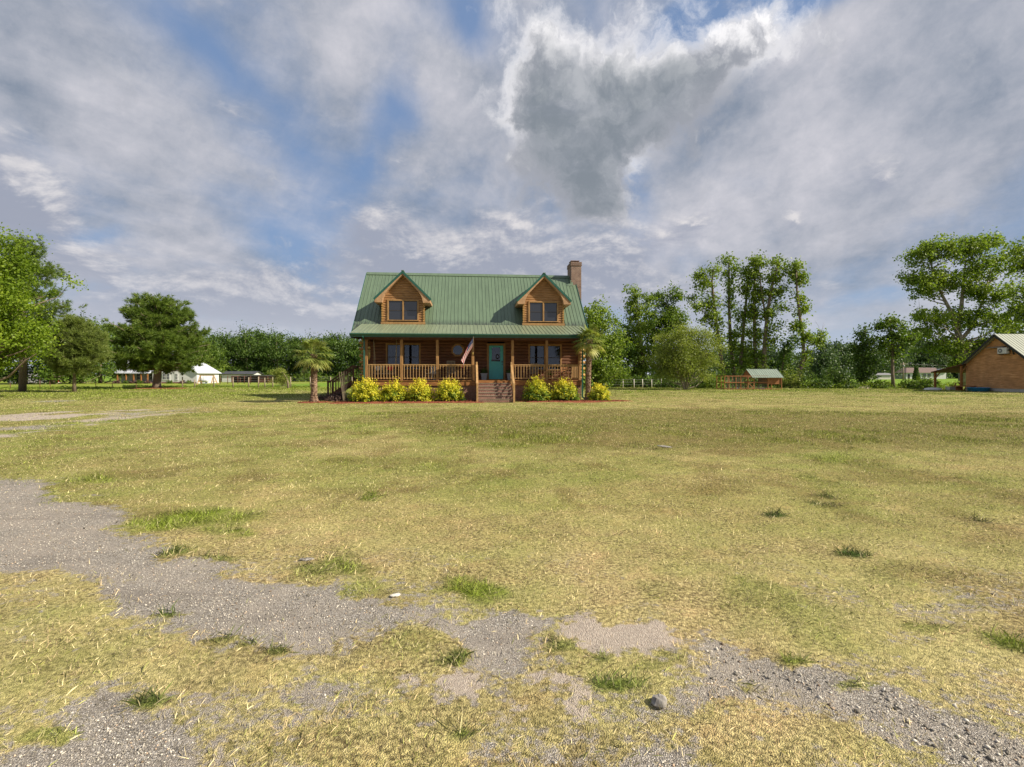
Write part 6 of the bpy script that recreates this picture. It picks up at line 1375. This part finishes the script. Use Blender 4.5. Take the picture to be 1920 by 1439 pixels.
# ------------------------------------------------------------------ chicken coop
Yc = 53.2; X = lambda px: (px - 960) / FPX * Yc; Zc = lambda py: CAMH + (HY - py) / FPX * Yc; ox = X(1412)
t = thing('chicken_coop', 'reddish wooden chicken coop with green metal roof and a wire run', 'chicken coop', (ox, Yc, 0))
b0, b1, bt, bb = X(1439.5) - ox, X(1465) - ox, Zc(706.5), Zc(721)
mb = MB(); mb.box(b0, b1, 0, 2.0, bb, bt)
for i in range(5): z = bb + .04 + i * (bt - bb) / 5; mb.box(b0 + .02, b1 - .02, -.018, -.002, z, z + (bt - bb) / 5 - .02)
mb.build('hen_house', M['coopwood'], t)
rl0, rl1 = X(1408) - ox, X(1467) - ox; zr = Zc(692) - .02; ze = Zc(708)
mb = MB(); f = [(0, 1, 2, 3), (7, 6, 5, 4), (0, 4, 5, 1), (1, 5, 6, 2), (2, 6, 7, 3), (3, 7, 4, 0)]
for s, ya in ((-1, -.3), (1, 2.5)):
    p = [(rl0, ya, ze), (rl1, ya, ze), (rl1, 1.1, zr), (rl0, 1.1, zr)]; q = [(a, b, c - .04) for a, b, c in p]; mb.add(p + q, f if s < 0 else [tuple(reversed(i)) for i in f])
for i in range(15): x_ = rl0 + .03 + i * (rl1 - rl0 - .06) / 14; mb.beam((x_, -.3, ze + .015), (x_, 1.1, zr + .015), .035, .025)
mb.build('roof', M['cooproof'], t)
mb = MB(); mb.prism([(-.2, ze - .02), (2.4, ze - .02), (1.1, zr - .06)], 'x', rl0 + .08, rl0 + .12); mb.build('gable_panel', M['coopwood'], t)
r0_, ht = X(1358.5) - ox, Zc(705)
for px in (1358.5, 1367, 1380, 1389, 1401, 1414, 1439.5, 1465):
    for y_ in (0, 2.0):
        mb = MB(); mb.cbox(X(px) - ox, y_ + (.004 if px > 1439 else 0) - (.05 if (px > 1439 and y_ == 0) else 0), ht / 2 - .02, .065, .065, ht - .04); mb.build('post', M['coopwood'], t)
mb = MB()
for y_ in (-.05, 2.0):
    for z in (ht - .03, .75, .06): mb.box(r0_, b1 if z < .5 else b0, y_ - .02, y_ + .03, z - .04, z + .04)
for z in (ht - .03, .75, .06): mb.box(r0_ - .03, r0_ + .03, 0, 2, z - .04, z + .04)
mb.build('rail', M['coopwood'], t)
gx0, gx1 = X(1402) - ox, X(1413) - ox; mb = MB()
mb.beam((gx0, -.1, .75), (gx1, -.1, ht - .1), .03, .07); mb.beam((gx0, -.1, .72), (gx1, -.1, .12), .03, .07)
for z in (.1, .74, ht - .08): mb.box(gx0, gx1, -.12, -.09, z - .035, z + .035)
mb.box(gx0 - .03, gx0 + .04, -.12, -.09, .08, ht - .06); mb.box(gx1 - .04, gx1 + .03, -.12, -.09, .08, ht - .06); mb.build('gate', M['coopwood'], t)
mb = MB()
for i in range(1, 32): x_ = r0_ + i * (b0 - r0_) / 32; mb.box(x_ - .003, x_ + .003, -.004, .002, .06, ht)
for i in range(1, 11): z = .06 + i * ht / 11; mb.box(r0_, b0, -.008, -.005, z - .003, z + .003)
mb.build('wire_mesh', M['wire'], t)
mb = MB(); mb.lathe([(.10, 0), (.12, .03), (.1, .16), (.04, .22)], X(1389) - ox, .8, 12); mb.build('feeder', M['white'], t)
mb = MB(); mb.box(X(1430) - ox, X(1438) - ox, .5, .9, .01, .18); mb.build('nest_tray', M['offwhite'], t)
# ------------------------------------------------------------------ stump, sand pile, block, slab
x, y = wpos(1597, 58.6); t = thing('tree_stump', 'short grey sawn stump standing in the weeds left of the sand pile', 'stump', (x, y, 0))
mb = MB(); mb.tube([(0, 0, -.05), (0, 0, .25), (.02, 0, .6)], [.26, .2, .19], 12); mb.build('stump_wood', M['greyed'], t)
def heap(name, px, Y, rx, ry, h, mat, label, cat, seed):
    r = np.random.default_rng(seed); m = 36; a = np.arange(m) * 2 * np.pi / m; V = [(0, 0, h)]; mb = MB()
    for f_, z in ((.3, .93), (.6, .6), (.85, .2), (1.05, -.05)): rr = f_ * (1 + .12 * np.sin(3 * a + seed) + .07 * np.sin(8 * a)); V += list(zip(rx * rr * np.cos(a), ry * rr * np.sin(a), h * z + r.normal(0, .015, m) * (z > 0)))
    F = [(0, 1 + i, 1 + (i + 1) % m) for i in range(m)] + [(1 + q * m + i, 1 + (q + 1) * m + i, 1 + (q + 1) * m + (i + 1) % m, 1 + q * m + (i + 1) % m) for q in range(3) for i in range(m)]
    mb.add(V, F, True); o = mb.build(name, mat); x, y = wpos(px, Y); o.location = (x, y, 0); tag(o, label, cat)
sandm = plain('sand', (.42, .35, .27), .95, .1, .2, nscale=5)
heap('sand_pile', 1628, 58.4, 1.5, .8, .30, sandm, 'low pale sand pile at the edge of the lawn right of the stump', 'sand pile', 2)
heap('dirt_pile', 1576, 58.6, .9, .6, .28, plain('dirt', (.16, .11, .08), .95, .1, .25), 'low brown dirt pile left of the stump', 'dirt pile', 4)
x, y = wpos(1716, 57); t = thing('concrete_block', 'grey concrete block lying in the grass left of the shed', 'concrete block', (x, y, 0), .2)
mb = MB(); mb.box(-.2, .2, -.15, -.1, 0, .4); mb.box(-.2, .2, .1, .15, 0, .4); mb.box(-.2, -.15, -.1, .1, 0, .4); mb.box(.15, .2, -.1, .1, 0, .4); mb.box(-.025, .025, -.1, .1, 0, .4); mb.build('block_body', M['concrete'], t)
x, y = wpos(1749, 51.5); t = thing('upturned_boat', 'small white upturned boat on the grass left of the lean-to', 'boat', (x, y, 0), .1)
mb = MB(); V = []; m = 13
for i in range(m):
    s = -1 + 2 * i / (m - 1); w = .34 * (1 - s * s) ** .5 + .02; h = .26 * (1 - .5 * s ** 4)
    V += [(s * 1.0, -w, 0), (s * 1.0, -w * .75, h * .75), (s * 1.0, 0, h), (s * 1.0, w * .75, h * .75), (s * 1.0, w, 0)]
F = [(i * 5 + k, (i + 1) * 5 + k, (i + 1) * 5 + k + 1, i * 5 + k + 1) for i in range(m - 1) for k in range(4)]; mb.add(V, F, True); mb.build('hull', M['white'], t)
# ------------------------------------------------------------------ brown shed with lean-to
SX = 44.0; SY0, SY1, SYR = 43.0, 49.6, 46.3; SZE, SZR = 2.59, 5.15
t = thing('brown_shed', 'brown board sided shed with pale metal roof and lean-to at the right edge', 'shed', (SX, SYR, 0))
f6 = [(0, 1, 2, 3), (7, 6, 5, 4), (0, 4, 5, 1), (1, 5, 6, 2), (2, 6, 7, 3), (3, 7, 4, 0)]
mb = MB(); a0, a1 = SY0 - SYR, SY1 - SYR
nb_ = 24; 
for i in range(nb_):                                             # lapped boards of the gable facing the lawn
    z0 = .32 + i * (SZR - .42) / nb_; z1 = z0 + (SZR - .42) / nb_; zc = z1
    hw = 3.3 if zc < SZE else 3.3 * max(0, (SZR - zc)) / (SZR - SZE)
    if hw < .08: continue
    mb.add([(-.05, -hw, z0), (-.05, hw, z0), (-.004, hw, z1), (-.004, -hw, z1), (.02, -hw, z0), (.02, hw, z0), (.02, hw, z1), (.02, -hw, z1)], [(3, 2, 1, 0), (4, 5, 6, 7), (0, 1, 5, 4), (0, 4, 7, 3), (1, 2, 6, 5)])
mb.prism([(a0, .3), (a1, .3), (a1, SZE), (0, SZR - .1), (a0, SZE)], 'x', .021, .15)
mb.box(.15, 12, a0, a0 + .15, .3, SZE); mb.box(.15, 12, a1 - .15, a1, .3, SZE); mb.build('wall', M['barnwood'], t)
mb = MB(); mb.box(-.03, 12, a0 - .03, a1 + .03, 0, .3); mb.build('footing', M['concrete'], t)
mb = MB(); kk = (SZR - SZE) / 3.3
for s in (-1, 1):
    ov = .45; p = [(-.4, s * (3.3 + ov), SZE + .08 - ov * kk), (12.5, s * (3.3 + ov), SZE + .08 - ov * kk), (12.5, 0, SZR + .08), (-.4, 0, SZR + .08)]; q = [(a, b, c - .06) for a, b, c in p]
    if s > 0: p = [(-.4, 3.3, SZE + .08), (12.5, 3.3, SZE + .08), (12.5, 0, SZR + .08), (-.4, 0, SZR + .08)]; q = [(a, b, c - .06) for a, b, c in p]
    mb.add(p + q, f6 if s < 0 else [tuple(reversed(i)) for i in f6])
    if s < 0:
        for i in range(44): x_ = -.36 + i * .29; mb.beam((x_, p[0][1], p[0][2] + .012), (x_, 0, SZR + .092), .04, .024)
mb.build('roof', M['paleroof'], t)
mb = MB()
for s in (-1, 1): mb.beam((-.42, s * (3.3 + (.45 if s < 0 else 0)), SZE - .03 - (.45 * kk if s < 0 else 0)), (-.42, 0, SZR - .03), .03, .2)
mb.build('rake_board', M['black'], t)
mb = MB(); l1 = 53.3 - SYR; p = [(-.4, 3.3, SZE + .02), (8, 3.3, SZE + .02), (8, l1, 1.86), (-.4, l1, 1.86)]; q = [(a, b, c - .1) for a, b, c in p]; mb.add(p + q, f6); mb.build('lean_to_roof', M['darkwood'], t)
for x_, y_, z_ in ((-.2, l1 - .3, 1.8), (3.5, l1 - .3, 1.8), (7, l1 - .3, 1.8), (-.2, 3.6, 2.42)): mb = MB(); mb.cbox(x_, y_, z_ / 2, .16, .16, z_); mb.beam((x_, y_ - .05, z_ - .6), (x_, y_ - .6, z_ - .02), .08, .08); mb.build('lean_to_post', M['deck'], t)
# window opening with its awning strip and air conditioner
Yy = lambda px: SX / ((px - 960) / FPX) - SYR; Zz = lambda px, py: CAMH + (HY - py) / FPX * (Yy(px) + SYR)
mb = MB(); ya, yb = Yy(1886), Yy(1872); mb.box(-.065, -.051, ya, yb, Zz(1876, 665), Zz(1876, 651)); mb.build('vent_opening', M['black'], t)
mb = MB(); mb.add([(-.03, Yy(1886), Zz(1886, 648.5)), (-.03, Yy(1853), Zz(1853, 651.5)), (-.25, Yy(1853), Zz(1853, 653.2)), (-.25, Yy(1886), Zz(1886, 651))] + [(-.03, Yy(1886), Zz(1886, 648.5) - .04), (-.03, Yy(1853), Zz(1853, 651.5) - .04), (-.25, Yy(1853), Zz(1853, 653.2) - .04), (-.25, Yy(1886), Zz(1886, 651) - .04)], f6); mb.build('awning', M['greyed'], t)
ty = Yy(1888)
ac = thing('air_conditioner', 'white wall mounted air conditioner unit high on the shed gable', 'air conditioner', (SX - .33, SYR + ty, Zz(1888, 658)))
mb = MB(); mb.box(-.16, .14, -.42, .40, -.27, .27); mb.build('case', M['white'], ac, bevel=.02)
mb = MB(); mb.tube([(-.162, .12, 0), (-.175, .12, 0)], .2, 20); mb.build('fan_grille', M['greywall'], ac)
mb = MB(); mb.tube([(-.176, .12, 0), (-.185, .12, 0)], .06, 12); mb.build('fan_hub', M['white'], ac)
mb = MB(); mb.box(-.12, .29, -.3, -.26, -.34, -.275); mb.box(-.12, .29, .24, .28, -.34, -.275); mb.build('bracket', M['black'], ac)
mb = MB(); mb.tube([(0, -.42, 0), (0, -.62, .1), (.1, -.75, .05), (.2, -.72, -.3), (.29, -.7, -.35)], .05, 7); mb.build('hose', M['black'], ac)
# things beneath the lean-to and by the shed wall
x, y = 43.1, 47.3; t = thing('wading_pool', 'blue plastic wading pool leaning by the shed wall', 'wading pool', (x, y, 0))
mb = MB(); mb.lathe([(.62, .0), (.75, .04), (.80, .32), (.86, .36), (.80, .38), (.74, .34), (.68, .08), (.02, .06)], 0, 0, 28); mb.build('basin', M['blue'], t)
t = thing('red_bench', 'low reddish wooden bench against the shed wall behind the blue pool', 'bench', (43.3, 48.9, 0))
mb = MB(); mb.box(-.3, .3, -.9, .9, .42, .5); mb.build('seat', M['coopwood'], t)
for s in (-.75, .75): mb = MB(); mb.box(-.25, .25, s - .05, s + .05, 0, .42); mb.build('leg', M['coopwood'], t)
t = thing('picnic_table', 'wooden picnic table in the shade of the lean-to', 'picnic table', (45.6, 51.7, 0))
mb = MB(); mb.box(-.8, .8, -.35, .35, .7, .75); mb.build('tabletop', M['coopwood'], t)
for s in (-1, 1): mb = MB(); mb.box(-.8, .8, s * .72 - .13, s * .72 + .13, .42, .46); mb.build('bench_board', M['coopwood'], t)
for s in (-.6, .6): mb = MB(); mb.beam((s, -.2, .7), (s, -.6, 0), .05, .09); mb.beam((s, .2, .7), (s, .6, 0), .05, .09); mb.box(s - .03, s + .03, -.85, .85, .36, .42); mb.build('leg_frame', M['coopwood'], t)
x, y = wpos(1783, 51.5); shrub('bright green bush growing beneath the far side of the lean-to', (x, 55.0 + 0, 0), 1.3, 1.2, 1.6, 'leaf_mid', 701, 70, 18, (.17, .11), 'bush', 'bush')
t = thing('storage_tub', 'white plastic tub under the lean-to beside its front post', 'tub', (44.6, 52.0, 0))
mb = MB(); mb.prism([(-.25, 0), (.25, 0), (.3, .3), (-.3, .3)], 'x', -.35, .35); mb.box(-.37, .37, -.32, .32, .3, .34); mb.build('tub_body', M['offwhite'], t)
# ------------------------------------------------------------------ far right houses and pole
Yh = 205; bx = lambda px: (px - 960) / FPX * Yh; ox = bx(1735)
t = thing('far_white_house', 'far white house with brown roof beyond the right field', 'house', (ox, Yh, 0))
mb = MB(); mb.box(bx(1699) - ox, bx(1774) - ox, 0, 9, 0, 2.6); mb.prism([(bx(1762) - ox, 2.6), (bx(1774) - ox, 2.6), (bx(1768) - ox, 4.1)], 'y', -.4, 3); mb.build('wall', M['white'], t)
mb = MB(); x0_, x1_ = bx(1697) - ox, bx(1770) - ox
mb.add([(x0_, -.6, 2.5), (x1_, -.6, 2.5), (x1_, 9.6, 2.5), (x0_, 9.6, 2.5), (x0_ + 4, 4.5, 4.6), (x1_, 4.5, 4.6)], [(0, 1, 5, 4), (1, 2, 5), (2, 3, 4, 5), (3, 0, 4), (3, 2, 1, 0)]); mb.build('roof', M['brownroof'], t)
for a, b in ((1730, 1736), (1739, 1745), (1750, 1757)): pane_window(t, bx(a) - ox, bx(b) - ox, -.001, .8, 2.1, 'white')
mb = MB(); mb.box(bx(1702) - ox, bx(1706) - ox, -.05, -.002, 0, 2); mb.build('door', M['black'], t)
Yh2 = 185; bx = lambda px: (px - 960) / FPX * Yh2; ox = bx(1650)
t = thing('far_mobile_home', 'long low pale grey building left of the far white house', 'building', (ox, Yh2, 0))
mb = MB(); mb.box(bx(1632) - ox, bx(1672) - ox, 0, 4, 0, 1.7); mb.build('wall', M['offwhite'], t); mb = MB(); gable_roof(mb, bx(1632) - ox, bx(1672) - ox, 0, 4, 1.7, 2.3, .3); mb.build('roof', M['greywall'], t)
pane_window(t, bx(1645) - ox, bx(1649) - ox, -.001, .6, 1.3)
x, y = wpos(1693.5, 150); t = thing('utility_pole', 'grey wooden utility pole with a crossarm left of the far white house', 'utility pole', (x, y, 0))
mb = MB(); mb.tube([(0, 0, -.1), (0, 0, 5.3)], [.22, .15], 9); mb.build('pole', M['greyed'], t)
mb = MB(); mb.box(-.9, .9, -.08, .08, 4.7, 4.9); mb.build('crossarm', M['greyed'], t)
mb = MB(); mb.tube([(.0, -.3, 4.0), (.0, -.3, 4.5)], .17, 10); mb.build('transformer', M['greypot'], t)
mb = MB()
for dy, z in ((-.7, 4.95), (.7, 4.95), (0, 4.2)):
    pts = [(dy, 0, z)] + [(dy + s * 30 , s * 6, z - 4 * .55 * s * (1 - s)) for s in (.2, .4, .6, .8, 1.0)]; mb.tube(pts, .022, 4, caps=False)
mb.build('wires', M['black'], t)
x, y = wpos(1718, 150); r_ = np.random.default_rng(8); t = thing('ivy_covered_pole', 'tall vine covered post in front of the far white house', 'vine', (x, y, 0))
n = 2200; a = r_.random(n) * 6.283; zz = r_.random(n) * 3.9; rr = (.75 + .25 * np.sin(zz * 1.1 + 1)) * r_.random(n) ** .3; C = np.stack([rr * np.cos(a), rr * np.sin(a), zz], 1); V, F, A = leaf_quads(r_, C, np.stack([np.cos(a), np.sin(a), 0 * a], 1), .3, .22); npmesh('foliage', V, F, M['leaf_dark'], t, {'var': A})
mb = MB(); mb.tube([(0, 0, 0), (0, 0, 3.8)], .15, 8); mb.build('post', M['greyed'], t)
